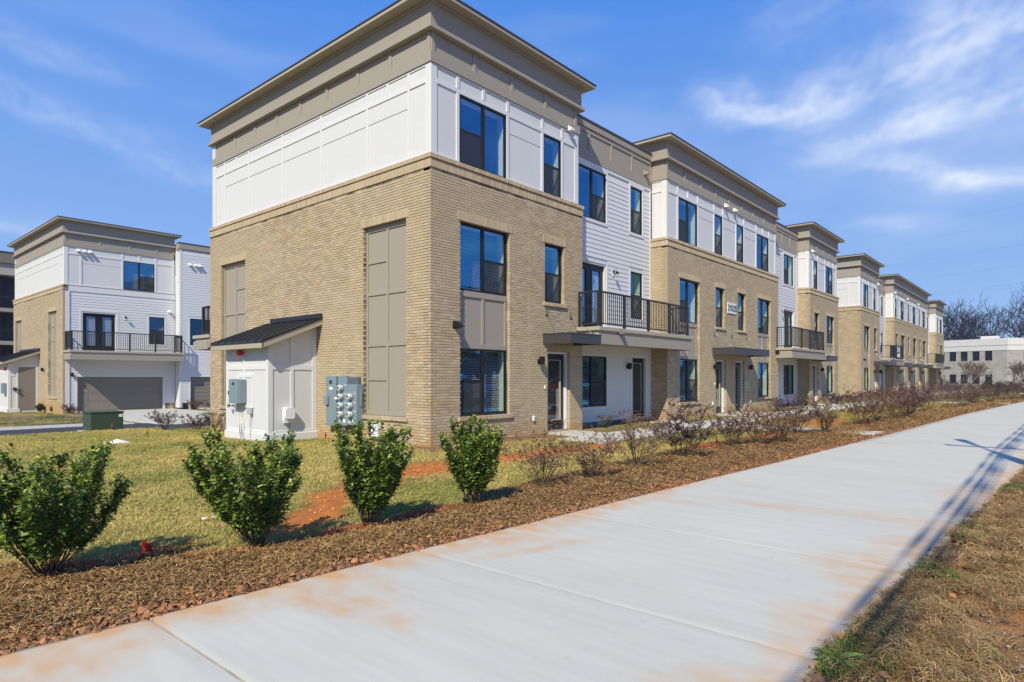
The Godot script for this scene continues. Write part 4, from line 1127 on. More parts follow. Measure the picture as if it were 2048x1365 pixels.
const PATH_L := [[-30.0, 5.9], [-9.0, 6.53], [-6.0, 6.64], [-3.0, 6.80], [-0.7, 6.91], [2.6, 7.09], [10.8, 7.46], [24.2, 7.95], [41.0, 9.0], [60.0, 10.6], [110.0, 18.0]]
const PATH_R := [[-30.0, 9.4], [-6.3, 10.05], [-4.2, 10.15], [-3.0, 10.2], [-1.5, 10.28], [0.3, 10.37], [3.9, 10.56], [12.0, 11.0], [41.0, 12.6], [60.0, 14.2], [110.0, 21.6]]
const BED := [[-30.0, 3.6], [-9.0, 4.0], [-8.0, 4.85], [-7.5, 5.08], [-6.8, 5.4], [-5.8, 5.5], [-4.6, 5.4], [-3.3, 5.1], [-1.9, 4.9], [1.5, 4.72], [5.2, 4.6], [6.8, 4.8], [9.7, 5.1], [15.0, 5.4], [24.0, 5.8], [41.0, 6.6], [60.0, 8.4], [110.0, 15.5]]

func height(x: float, z: float) -> float:
	if z < -14.9 or (x > -0.5 and z < -13.4): return -0.40 if z > -22.0 or x > 0.4 else -0.36 - 0.02 * clampf(-22.0 - z, 0.0, 7.0)
	return -0.02 * clampf(-z, 0.0, 22.0)

func clay_at(x: float, z: float) -> float:                    # bare red earth: a worn strip through the lawn, patches farther on
	var d := 9.0
	var line := [Vector2(-6.2, 4.75), Vector2(-4.9, 3.75), Vector2(-3.6, 2.75), Vector2(-2.0, 2.45), Vector2(0.0, 2.75), Vector2(2.6, 2.75), Vector2(3.4, 2.9)]
	var wid := [0.30, 0.42, 0.55, 0.6, 0.5, 0.45, 0.3]
	for i in line.size() - 1:
		var q: Vector2 = Geometry2D.get_closest_point_to_segment(Vector2(x, z), line[i], line[i + 1])
		var f: float = q.distance_to(line[i]) / line[i].distance_to(line[i + 1])
		d = minf(d, Vector2(x, z).distance_to(q) / lerpf(wid[i], wid[i + 1], f))
	d = minf(d, Vector2((x - 14.5) / 2.6, (z - 4.6) / 0.75).length()); d = minf(d, Vector2((x - 23.0) / 3.0, (z - 4.4) / 0.7).length())
	d = minf(d, Vector2((x + 4.2) / 0.45, (z + 2.6) / 0.25).length()); d = minf(d, Vector2((x + 2.9) / 0.5, (z + 4.4) / 0.22).length())
	d = minf(d, Vector2((x + 0.2) / 0.5, (z - 0.75) / 1.3).length() + 0.35)
	return clampf(1.6 - d * 1.15 + lump.get_noise_2d(x * 2.2, z * 2.2) * 0.9, 0.0, 1.0)

const CLAY := Color(0.66, 0.225, 0.05)
const STRAW := Color(0.62, 0.49, 0.135)
const GREEN := Color(0.21, 0.265, 0.04)

func lawn_color(x: float, z: float) -> Color:
	var g := 0.20 + 0.75 * wide_noise.get_noise_2d(x, z) + 0.6 * lump.get_noise_2d(x * 1.6, z * 1.6)
	if z > 3.2 and x < -3.0: g += 0.28
	if z < -3.6 and z > -7.0 and x > -3.5 and x < -1.0: g += 0.3
	return STRAW.lerp(GREEN, clampf(g, 0.0, 1.0))

func zone_color(x: float, z: float) -> Color:
	var n := 0.85 + 0.3 * fine.get_noise_2d(x * 3.0, z * 3.0)
	if z > bend(x, PATH_R) - 0.3:
		var dirt := Color(0.27, 0.145, 0.055).lerp(Color(0.44, 0.26, 0.11), clampf(0.5 + lump.get_noise_2d(x, z), 0.0, 1.0))
		return dirt.lerp(CLAY, clampf(lump.get_noise_2d(x * 1.7 + 50.0, z * 1.7) * 1.6 - 0.2, 0.0, 0.7)) * n
	if z > bend(x, BED) - 0.1: return Color(0.15, 0.095, 0.05) * n
	if x > -0.9 and z < 0.9 and z > -0.2 and x < 4.0: return Color(0.33, 0.19, 0.09) * n
	if z < -17.0 and x < 7.0 and z > -31.2: return Color(0.29, 0.2, 0.10) * n
	var c := lawn_color(x, z) * 0.6
	return c.lerp(CLAY, clay_at(x, z)) * n

func lines(breaks: Array) -> PackedFloat32Array:              # [from, to, step, to, step ...]
	var out := PackedFloat32Array([breaks[0]])
	var i := 1
	while i < breaks.size():
		while out[-1] < breaks[i] - 0.001: out.append(minf(out[-1] + breaks[i + 1], breaks[i]))
		i += 2
	return out

func sheet(xs: PackedFloat32Array, zs: PackedFloat32Array, yf: Callable, cf: Callable) -> ArrayMesh:
	var v := PackedVector3Array(); var n := PackedVector3Array(); var c := PackedColorArray(); var ix := PackedInt32Array()
	var w := zs.size()
	for x in xs:
		for z in zs:
			var p: Vector3 = yf.call(x, z)
			v.append(p); c.append(cf.call(p.x, p.z)); n.append(Vector3.ZERO)
	for i in xs.size() - 1:
		for j in w - 1:
			var a := i * w + j; var b := a + w
			ix.append_array([a, b, a + 1, b, b + 1, a + 1])
			var m := (v[a + 1] - v[a]).cross(v[b] - v[a])
			var m2 := (v[b + 1] - v[b]).cross(v[b] - v[a + 1]) * -1.0
			if m.y < 0.0: m = -m
			n[a] += m; n[b] += m; n[a + 1] += m; n[b + 1] += m
	for i in n.size(): n[i] = n[i].normalized()
	var arr := []
	arr.resize(Mesh.ARRAY_MAX)
	arr[Mesh.ARRAY_VERTEX] = v; arr[Mesh.ARRAY_NORMAL] = n; arr[Mesh.ARRAY_COLOR] = c; arr[Mesh.ARRAY_INDEX] = ix
	var am := ArrayMesh.new()
	am.add_surface_from_arrays(Mesh.PRIMITIVE_TRIANGLES, arr)
	return am

func structure(called: String, mesh: Mesh, m: Material, at := Vector3.ZERO) -> MeshInstance3D:
	var o := put(called, mesh, m, self, Transform3D(Basis.IDENTITY, at))
	o.set_meta("kind", "structure")
	return o

func in_building(x: float, z: float) -> bool:
	return (x > 0.0 and x < 35.4 and z < 0.0 and z > -11.6) or (x > -1.45 and x < 0.1 and z < -4.77 and z > -7.2)

func ground() -> void:
	lump.seed = 4; lump.frequency = 0.45; lump.fractal_octaves = 4
	fine.seed = 14; fine.frequency = 1.6; fine.fractal_octaves = 4
	wide_noise.seed = 24; wide_noise.frequency = 0.16; wide_noise.fractal_octaves = 3
	var xs := lines([-220.0, -60.0, 40.0, -20.0, 4.0, -11.0, 0.5, 6.0, 0.14, 30.0, 0.6, 60.0, 2.0, 140.0, 8.0, 380.0, 60.0])
	var zs := lines([-300.0, -80.0, 55.0, -34.0, 4.0, -16.0, 0.7, -6.0, 0.3, 6.0, 0.14, 13.5, 0.22, 24.0, 1.5, 80.0, 8.0, 250.0, 60.0])
	var yf := func(x: float, z: float) -> Vector3:
		var y := height(x, z) - 0.012
		if z > bend(x, PATH_L) - 0.25 and z < bend(x, PATH_R) + 0.1: y -= 0.10
		elif z > bend(x, PATH_R): y += 0.035 * lump.get_noise_2d(x * 1.5, z * 1.5) + 0.03 * fine.get_noise_2d(x, z) - 0.01
		elif z > bend(x, BED): y -= 0.04
		else: y += 0.02 * lump.get_noise_2d(x, z) - 0.025 * clay_at(x, z)
		return Vector3(x, y, z)
	structure("ground", sheet(xs, zs, yf, zone_color), M.earth)
	# the mulch bed, a lumpy sheet between lawn and path, red earth showing towards the concrete
	for part in [[lines([-14.0, 3.0, 0.06]), 34], [lines([3.0, 20.0, 0.2, 60.0, 0.8, 108.0, 3.0]), 14]]:
		var cross := PackedFloat32Array()
		for i in int(part[1]) + 1: cross.append(float(i) / part[1])
		var bf := func(x: float, f: float) -> Vector3:
			var a := bend(x, BED) - 0.1; var c := bend(x, PATH_L) + 0.03 * lump.get_noise_2d(x * 9.0, 3.0)
			var z := lerpf(a, c, f)
			var y := height(x, z) + 0.05 * sin(PI * clampf(f * 1.15, 0.0, 1.0)) + 0.022 * lump.get_noise_2d(x * 4.0, z * 4.0) + 0.016 * fine.get_noise_2d(x * 3.0, z * 3.0)
			if f > 0.78: y += 0.02 * absf(fine.get_noise_2d(x * 5.0, z * 5.0)) - (f - 0.78) * 0.10
			return Vector3(x, y - 0.01, z)
		var bc := func(x: float, z: float) -> Color:
			var f := (z - bend(x, BED)) / (bend(x, PATH_L) - bend(x, BED))
			var k := clampf((f - 0.74) * 3.2 + lump.get_noise_2d(x * 3.0, z * 3.0) * 0.9, 0.0, 1.0) * clampf((f - 0.55) * 5.0, 0.0, 1.0)
			return Color(0.18, 0.095, 0.04).lerp(Color(0.50, 0.185, 0.05), k) * (0.8 + 0.5 * fine.get_noise_2d(x * 4.0, z * 4.0))
		structure("mulch_bed", sheet(part[0], cross, bf, bc), M.earth)

func concrete_color(x: float, z: float) -> Color:
	var l := z - bend(x, PATH_L); var r := bend(x, PATH_R) - z
	var base := Color(0.55, 0.53, 0.45) * (0.97 + 0.05 * wide_noise.get_noise_2d(x * 3.0, z * 1.2) + 0.05 * fine.get_noise_2d(x * 9.0, z * 0.5) + 0.05 * fine.get_noise_2d(x * 3.0, z * 0.4))
	var near := clampf((1.0 - x) / 5.0, 0.0, 1.0)
	var s := clampf(1.0 - l / (0.14 + 0.30 * near + 0.8 * near * absf(lump.get_noise_2d(x * 0.8, 0.0))), 0.0, 1.0) * (0.4 + 0.55 * near)
	s = maxf(s, clampf(1.0 - r / (0.25 + 0.9 * 1.3 * absf(lump.get_noise_2d(x * 0.7, 8.0))), 0.0, 1.0) * 0.8)
	s = maxf(s, clampf(lump.get_noise_2d(x * 1.1 + 31.0, z * 0.45) * 2.4 - 0.45, 0.0, 0.55) * (0.15 + 0.85 * near))
	s = maxf(s, 0.75 * clampf(1.0 - Vector2((x + 6.1) / 1.0, (l - 0.1) / 0.35).length(), 0.0, 1.0))
	s = maxf(s, 0.62 * clampf(1.0 - Vector2((x + 5.3) / 0.9, (l - 0.75 - 0.25 * (x + 5.3)) / 0.2).length(), 0.0, 1.0))
	s *= clampf(0.8 + 1.0 * fine.get_noise_2d(x * 2.6, z * 1.6), 0.2, 1.5)
	var c := base.lerp(Color(0.58, 0.33, 0.14), clampf(s, 0.0, 0.9))
	var dirt := clampf(fine.get_noise_2d(x * 4.0 + 9.0, z * 4.0) * 3.0 - 1.9, 0.0, 0.22)
	return c.lerp(Color(0.2, 0.13, 0.08), dirt)

func paths() -> void:
	var p := Node3D.new()
	p.name = "path"; p.set_meta("kind", "structure")
	add_child(p)
	var joints := [-30.0, -14.8, -12.65, -10.48, -8.30, -6.08, -3.9, -1.66, 0.5, 2.66, 4.85, 7.0, 9.2, 11.4, 13.6, 15.8, 18.0, 20.2, 24.6, 29.0, 33.4, 40.0, 48.0, 56.0, 66.0, 80.0, 108.0]
	for i in joints.size() - 1:
		var gap := 0.016 if absf(joints[i] + 8.30) < 0.01 else (0.004 if joints[i] > -7.0 and joints[i] < 2.0 else 0.007)
		var a: float = joints[i] + gap; var c: float = joints[i + 1] - 0.003
		var near := a > -11.0 and a < 6.0
		var xs := PackedFloat32Array(); var fs := PackedFloat32Array()
		var n := int(ceil((c - a) / (0.03 if a > -8.4 and a < -1.0 else 0.06))) if near else 6
		for k in n + 1: xs.append(lerpf(a, c, float(k) / n))
		var m := (110 if a > -8.4 and a < -1.0 else 60) if near else 14
		fs.append(-0.001)
		for k in m + 1: fs.append(float(k) / m)
		fs.append(1.001)
		var yf := func(x: float, f: float) -> Vector3:
			var l := bend(x, PATH_L); var r := bend(x, PATH_R)
			var edge := minf(minf(x - a, c - x), 1.0)
			var y := 0.03 - (0.004 if edge < 0.001 else 0.0)
			if f < 0.0 or f > 1.0: y = -0.1
			return Vector3(x, y, lerpf(l, r, clampf(f, 0.0, 1.0)))
		var s := put("slab_%03d" % i if i else "slab", sheet(xs, fs, yf, concrete_color), M.concrete, p)
		var g := Geo.new()                                   # its two ends
		for x in [a, c]: g.quad_out(Vector3(x, -0.1, bend(x, PATH_L)), Vector3(x, -0.1, bend(x, PATH_R)), Vector3(x, 0.026, bend(x, PATH_R)), Vector3(x, 0.026, bend(x, PATH_L)), Vector3((a + c) * 0.5, 0, 8))
		put("slab_end", g.mesh(), M.kerb, s)
	for i in range(1, joints.size() - 1): put("joint_filler", bevel(Vector3(0.03, 0.1, 3.4), 0.0), M.pole, p, Transform3D(Basis.IDENTITY, Vector3(joints[i] + 0.004, -0.045, (bend(joints[i], PATH_L) + bend(joints[i], PATH_R)) * 0.5)))
	# house walks: along the fronts, to the doors, and across to the path
	var w := Node3D.new()
	w.name = "house_walk"; w.set_meta("kind", "structure")
	add_child(w)
	var x := 3.2
	while x < 84.0:
		put("slab", bevel(Vector3(1.49, 0.12, 1.45), 0.006), M.concrete_plain, w, Transform3D(Basis.IDENTITY, Vector3(x + 0.75, -0.035, 1.95)))
		x += 1.5
	for d in [4.95, 10.9, 16.6, 18.7, 26.0, 30.3, 46.4, 51.6, 53.0, 59.0, 65.1, 78.6]:
		put("slab", bevel(Vector3(1.3, 0.12, 1.16), 0.006), M.concrete_plain, w, Transform3D(Basis.IDENTITY, Vector3(d, -0.033, 0.635)))
	for d in [10.3, 38.0, 70.0]:
		var z0 := 2.69
		while z0 < bend(d, PATH_L) - 0.3:
			var z1 := minf(z0 + 1.5, bend(d, PATH_L) - 0.02)
			put("slab", bevel(Vector3(1.25, 0.12, z1 - z0 - 0.01), 0.006), M.concrete_plain, w, Transform3D(Basis.IDENTITY, Vector3(d, -0.02, (z0 + z1) * 0.5)))
			z0 = z1
	# the street on the other side of the verge
	structure("street", bevel(Vector3(300.0, 0.1, 8.0), 0.0), M.asphalt, Vector3(60.0, -0.06, 21.0))
	structure("kerb", bevel(Vector3(300.0, 0.25, 0.3), 0.03), M.kerb, Vector3(60.0, 0.0, 16.8))
	# alley, kerb and drives
	structure("alley", bevel(Vector3(110.0, 0.1, 5.2), 0.0), M.asphalt, Vector3(40.0, -0.43, -16.2))
	var dr := Node3D.new()
	dr.name = "driveway"; dr.set_meta("kind", "structure")
	add_child(dr)
	for q in [[0.95, 5.9], [7.3, 11.6]]:
		for k in 3: put("slab", bevel(Vector3(q[1] - q[0] + (1.5 - 0.75 * k), 0.12, 4.74), 0.008), M.concrete_plain, dr, Transform3D(Basis.IDENTITY, Vector3((q[0] + q[1]) * 0.5 + 0.3, -0.415, -19.4 - k * 4.76)))
	structure("kerb", bevel(Vector3(14.0, 0.2, 1.3), 0.04), M.kerb, Vector3(-7.0, -0.44, -19.4))
	structure("kerb", bevel(Vector3(90.0, 0.2, 0.4), 0.04), M.kerb, Vector3(40.0, -0.44, -13.3))

# ---------------------------------------------------------------- ground cover
func blade_mesh(n: int, h: float, spread: float, width: float, seed_: int, lean := 0.5) -> ArrayMesh:
	var r := RandomNumberGenerator.new()
	r.seed = seed_
	var g := Geo.new()
	for i in n:
		var a := r.randf() * TAU
		var base := Vector3(r.randf_range(-spread, spread), 0, r.randf_range(-spread, spread))
		var d := Vector3(cos(a), 0, sin(a)); var s := Vector3(-d.z, 0, d.x) * width
		var hh := h * r.randf_range(0.6, 1.2); var l := hh * r.randf_range(0.2, 1.2) * lean
		var shade := r.randf_range(0.75, 1.2)
		g.col = Color(shade, shade, shade)
		var m := base + d * l * 0.35 + Vector3.UP * hh * 0.6; var t := base + d * l + Vector3.UP * hh
		g.quad(base - s, base + s, m + s * 0.8, m - s * 0.8); g.tri(m - s * 0.8, m + s * 0.8, t)
	return g.mesh()

func straw_mesh(n: int, len_: float, seed_: int) -> ArrayMesh:      # a little tangle of dry stalks lying about
	var r := RandomNumberGenerator.new()
	r.seed = seed_
	var g := Geo.new()
	for i in n:
		var a := r.randf() * TAU
		var c := Vector3(r.randf_range(-0.06, 0.06), r.randf_range(0.0, 0.02), r.randf_range(-0.06, 0.06))
		var l := len_ * r.randf_range(0.4, 1.2)
		var d := Vector3(cos(a), r.randf_range(-0.15, 0.35), sin(a)) * l * 0.5
		var s := Vector3(-sin(a), 0, cos(a)) * 0.0016
		var u := Vector3(0, 0.003, 0)
		var k := r.randf_range(0.6, 1.35)
		g.col = Color(k, k, k)
		var mid := c + Vector3(0, l * r.randf_range(0.0, 0.12), 0)
		g.quad(c - d - s, c - d + s, mid + s + u, mid - s + u); g.quad(mid - s + u, mid + s + u, c + d + s, c + d - s)
	return g.mesh()

func chip_mesh(l: float, w: float, h: float) -> ArrayMesh:
	var g := Geo.new()
	var p := [Vector3(-l, 0, 0), Vector3(-l * 0.4, 0, w), Vector3(l * 0.6, h * 0.6, w * 0.8), Vector3(l, h * 0.2, 0), Vector3(l * 0.5, 0, -w), Vector3(-l * 0.5, h * 0.3, -w * 0.8)]
	var top := Vector3(0, h, 0)
	for i in 6: g.tri_out(p[i], p[(i + 1) % 6], top, Vector3(0, -0.05, 0))
	return g.mesh()

func spin(r: RandomNumberGenerator, p: Vector3, s: float, tilt := 0.2) -> Transform3D:
	var b := Basis(Vector3.UP, r.randf() * TAU) * Basis(Vector3.RIGHT, r.randf_range(-tilt, tilt)) * Basis(Vector3.BACK, r.randf_range(-tilt, tilt))
	return Transform3D(b.scaled(Vector3(s, s, s)), p)

func covers() -> void:
	var r := RandomNumberGenerator.new()
	r.seed = 77
	# lawn
	var at := []; var col := []
	var tufts := [blade_mesh(11, 0.030, 0.04, 0.0022, 1, 1.5), blade_mesh(11, 0.026, 0.045, 0.002, 2, 2.0)]
	var sets := [[[], []], [[], []]]
	for k in 150000:
		var x := r.randf_range(-12.0, 4.0); var z := r.randf_range(-14.8, 5.6)
		if r.randf() > clampf(9.0 / maxf(Vector2(x - EYE.x, z - EYE.z).length(), 1.0), 0.25, 1.0): continue
		if z > bend(x, BED) + 0.06 * lump.get_noise_2d(x * 4.0, z * 4.0) or in_building(x, z): continue
		if x > -0.6 and z > -0.1 and z < 0.8: continue
		if x > 3.1 and z > 0.0 and z < 2.8: continue
		if x > -1.2 and z < 0.3 and r.randf() < 0.75: continue
		var b := clay_at(x, z)
		if r.randf() < b * 1.3: continue
		var far := Vector2(x - EYE.x, z - EYE.z).length()
		var s := r.randf_range(0.7, 1.15) * clampf(0.75 + far * 0.03, 0.9, 1.5)
		var i := r.randi() % 2
		sets[i][0].append(spin(r, Vector3(x, height(x, z) - 0.008, z), s, 0.25))
		var c := lawn_color(x, z) * r.randf_range(0.75, 1.25)
		if r.randf() < 0.3: c = c.lerp(Color(0.50, 0.39, 0.16), 0.6)
		sets[i][1].append(c)
	for k in 12000:                                           # strips of lawn farther along
		var x := r.randf_range(4.0, 40.0); var z := r.randf_range(2.72, 5.8)
		if z > bend(x, BED) or r.randf() < clay_at(x, z) * 1.3 or absf(x - 10.3) < 0.7: continue
		sets[0][0].append(spin(r, Vector3(x, -0.01, z), r.randf_range(1.1, 1.9), 0.25)); sets[0][1].append(lawn_color(x, z).lerp(Color(0.16, 0.16, 0.05), 0.3))
	for k in 9000:                                            # by the garage house
		var x := r.randf_range(-12.0, 0.2); var z := r.randf_range(-34.0, -20.2)
		if lump.get_noise_2d(x * 0.4, z * 0.4) < 0.0 and z < -27.0: continue
		sets[1][0].append(spin(r, Vector3(x, height(x, z) - 0.01, z), r.randf_range(1.4, 2.4), 0.25))
		sets[1][1].append(Color(0.05, 0.11, 0.025).lerp(STRAW, clampf(0.3 + lump.get_noise_2d(x * 0.5, z * 1.5) * 1.6, 0.0, 1.0)))
	for i in 2:
		var o := copies("grass", tufts[i], M.plants, sets[i][0], sets[i][1], self)
		tag(o, "" if false else ["dormant straw and green lawn grass before the brick end", "finer blades of the same half dormant lawn grass"][i], "grass")
	# mulch: shredded bark and pine straw, thicker towards the eye
	var chips := [chip_mesh(0.026, 0.0034, 0.005), chip_mesh(0.013, 0.006, 0.007)]
	var ms := [[[], []], [[], []], [[], []]]
	var bark := [Color(0.24, 0.115, 0.038), Color(0.33, 0.175, 0.06), Color(0.10, 0.052, 0.022), Color(0.42, 0.26, 0.10), Color(0.27, 0.14, 0.05), Color(0.055, 0.034, 0.02)]
	var straw := straw_mesh(5, 0.055, 5)
	for k in 190000:
		var q := r.randf()
		var x := -10.5 + 60.0 * q * q * q + r.randf_range(-0.5, 0.5)
		var f := r.randf()
		var a := bend(x, BED) - 0.08; var c := bend(x, PATH_L)
		var z := lerpf(a, c, f) + r.randfn(0.0, 0.02)
		var red := clampf((f - 0.76) * 3.0 + lump.get_noise_2d(x * 3.0, z * 3.0) * 0.9, 0.0, 1.0)
		if r.randf() < red * 0.75 or z > c + 0.05: continue
		var y := height(x, z) + 0.05 * sin(PI * clampf(f * 1.15, 0.0, 1.0)) + 0.022 * lump.get_noise_2d(x * 4.0, z * 4.0) + 0.016 * fine.get_noise_2d(x * 3.0, z * 3.0)
		var kind := 0 if r.randf() < 0.55 else (2 if r.randf() < 0.30 else 1)
		var s := r.randf_range(0.5, 1.5) * clampf(1.0 + (x + 4.0) * 0.03, 1.0, 2.0)
		ms[kind][0].append(spin(r, Vector3(x, y + r.randf_range(-0.006, 0.01), z), s, 0.5))
		var cc: Color = bark[r.randi() % bark.size()] * r.randf_range(0.55, 1.25)
		if kind == 2: cc = Color(0.44, 0.25, 0.085).lerp(Color(0.60, 0.40, 0.16), r.randf()) * r.randf_range(0.45, 1.05)
		ms[kind][1].append(cc)
	for i in 3:
		tag(copies("mulch", chips[i] if i < 2 else straw, M.mulch, ms[i][0], ms[i][1], self), ["long shreds of brown bark mulch along the path", "short brown bark chips in the mulch bed", "pine straw scattered over the mulch bed"][i], "mulch")
	# clods of red earth at the edges of the concrete
	at = []; col = []
	var clod := chip_mesh(0.02, 0.016, 0.018)
	for k in 16000:
		var q := r.randf()
		var x := -10.5 + 24.0 * q * q
		var z := bend(x, PATH_L) - absf(r.randfn(0.0, 0.22)) + 0.03
		if r.randf() < 0.25: z = bend(x, PATH_R) + r.randfn(0.12, 0.12)
		if z > bend(x, PATH_L) + 0.04 and z < bend(x, PATH_R) - 0.06 and r.randf() < 0.9: continue
		at.append(spin(r, Vector3(x, 0.018 + r.randf_range(0.0, 0.012), z), (0.12 + 1.5 * pow(r.randf(), 4.0)) * r.randf_range(0.5, 1.2), 0.6))
		col.append(Color(0.46, 0.19, 0.075).lerp(Color(0.2, 0.12, 0.07), r.randf()) * r.randf_range(0.7, 1.2))
	tag(copies("earth_clods", clod, M.mulch, at, col, self), "crumbs of red earth along the edges of the concrete path", "earth")
	for k in 1:
		at = []; col = []
		for i in 2600:                                       # crumbs in the bare clay
			var x := r.randf_range(-6.6, 4.0); var z := r.randf_range(0.0, 5.2)
			if clay_at(x, z) < 0.5: continue
			at.append(spin(r, Vector3(x, height(x, z) - 0.03, z), r.randf_range(0.3, 1.5), 0.6)); col.append(CLAY * r.randf_range(0.7, 1.15))
		tag(copies("clay_crumbs", clod, M.mulch, at, col, self), "crumbled red clay in the bare strip across the lawn", "earth")
	# dry verge on the right
	var vs := [[[], []], [[], []]]
	var mats := [straw_mesh(14, 0.12, 8), straw_mesh(14, 0.08, 9)]
	for k in 48000:
		var q := r.randf()
		var x := -9.5 + 26.0 * q * q
		var z := bend(x, PATH_R) + 0.02 + 4.0 * pow(r.randf(), 1.3)
		var gravel := clampf(1.3 - Vector2((x + 4.9) / 1.7, (z - 11.35) / 0.75).length() * 1.1, 0.0, 1.0)
		if r.randf() < gravel * 1.2: continue
		if lump.get_noise_2d(x * 1.6, z * 1.6) < -0.12 and r.randf() < 0.75: continue
		var i := r.randi() % 2
		vs[i][0].append(spin(r, Vector3(x, height(x, z) + 0.012 + r.randf_range(0.0, 0.03), z), r.randf_range(0.6, 1.3), 0.35))
		vs[i][1].append(Color(0.36, 0.205, 0.07).lerp(Color(0.64, 0.44, 0.19), pow(r.randf(), 1.4)) * r.randf_range(0.45, 1.05))
	for i in 2: tag(copies("dry_grass", mats[i], M.mulch, vs[i][0], vs[i][1], self), ["tangled dead straw grass on the verge right of the path", "matted finer dead grass on the same verge"][i], "grass")
	at = []; col = []
	var green := blade_mesh(10, 0.05, 0.03, 0.003, 6, 0.9)
	for k in 5200:
		var x := r.randf_range(-7.5, 9.0)
		var z := bend(x, PATH_R) + absf(r.randfn(0.05, 0.12))
		if lump.get_noise_2d(x * 0.9 + 20.0, 1.0) < 0.02: continue
		at.append(spin(r, Vector3(x, 0.005, z), r.randf_range(0.6, 1.3), 0.3)); col.append(Color(0.09, 0.15, 0.025) * r.randf_range(0.7, 1.3))
	tag(copies("verge_grass", green, M.plants, at, col, self), "thin green grass creeping along the verge edge of the path", "grass")
	at = []; col = []
	for k in 14000:
		var x := r.randf_range(-7.4, -1.5); var z := r.randf_range(10.2, 13.0)
		var g := clampf(1.3 - Vector2((x + 4.9) / 1.7, (z - 11.35) / 0.75).length() * 1.1, 0.0, 1.0)
		if r.randf() > g * g and r.randf() > 0.03: continue
		if z < bend(x, PATH_R) + 0.15: continue
		at.append(spin(r, Vector3(x, 0.0 + r.randf_range(-0.004, 0.006), z), r.randf_range(0.2, 0.9) * r.randf_range(0.5, 1.3), 0.7))
		var gr := r.randf_range(0.16, 0.42)
		col.append(Color(gr, gr * r.randf_range(0.9, 1.0), gr * r.randf_range(0.75, 1.05)).lerp(Color(0.38, 0.22, 0.12), r.randf() * 0.6))
	tag(copies("gravel", clod, M.mulch, at, col, self), "grey and tan gravel scattered in the bare dirt at the bottom right", "gravel")
	# sprayed marks
	var pr := [[-8.0, 4.95, 0.9, 0.12], [-6.2, 5.55, 0.5, 0.09], [-5.1, 5.5, 0.6, 0.1], [3.9, 4.95, 0.8, 0.22], [7.4, 5.1, 1.0, 0.3], [12.6, 6.0, 1.3, 0.3]]
	at = []; col = []
	for q in pr:
		for k in 420:
			var x: float = q[0] + r.randfn(0.0, q[2] * 0.45); var z: float = q[1] + r.randfn(0.0, q[3] * 0.4)
			at.append(spin(r, Vector3(x, height(x, z) + 0.03, z), r.randf_range(0.5, 1.1), 0.5)); col.append(Color(0.55, 0.07, 0.05) * r.randf_range(0.6, 1.2))
	tag(copies("paint_marks", straw, M.mulch, at, col, self), "red marking paint sprayed on grass and mulch beside the shrubs", "paint marks")

# ---------------------------------------------------------------- plants
func leaf_mesh(l: float, w: float, fold := 0.35, curl := 0.25) -> ArrayMesh:    # along +z from its stalk, folded at the midrib
	var g := Geo.new()
	var st := [[0.0, 0.0], [0.22, 0.75], [0.5, 1.0], [0.78, 0.68], [1.0, 0.0]]
	var mid := []; var le := []; var ri := []
	for s in st:
		var y: float = -curl * l * s[0] * s[0]
		mid.append(Vector3(0, y, l * s[0])); le.append(Vector3(-w * s[1], y + w * s[1] * fold, l * s[0])); ri.append(Vector3(w * s[1], y + w * s[1] * fold, l * s[0]))
	for i in st.size() - 1:
		if i == 0:
			g.tri(mid[0], le[1], mid[1]) if false else g.tri(mid[0], mid[1], ri[1]); g.tri(mid[0], le[1], mid[1])
		elif i == st.size() - 2:
			g.tri(mid[i], le[i], mid[i + 1]); g.tri(mid[i], mid[i + 1], ri[i])
		else:
			g.quad(mid[i], le[i], le[i + 1], mid[i + 1]); g.quad(mid[i], mid[i + 1], ri[i + 1], ri[i])
	for k in g.n.size():
		if g.n[k].y < 0.0: g.n[k] = -g.n[k]
	return g.mesh()

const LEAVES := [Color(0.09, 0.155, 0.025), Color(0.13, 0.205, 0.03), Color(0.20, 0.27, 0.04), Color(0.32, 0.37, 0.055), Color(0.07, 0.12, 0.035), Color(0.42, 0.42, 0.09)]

func aim(p: Vector3, d: Vector3, s: float, roll: float) -> Transform3D:          # a leaf at p that points along d
	var z := d.normalized()
	var x := Vector3.UP.cross(z)
	if x.length() < 0.05: x = Vector3.RIGHT
	x = x.normalized()
	var y := z.cross(x)
	return Transform3D(Basis(x, y, z).rotated(z, roll).scaled_local(Vector3(s, s, s)), p)

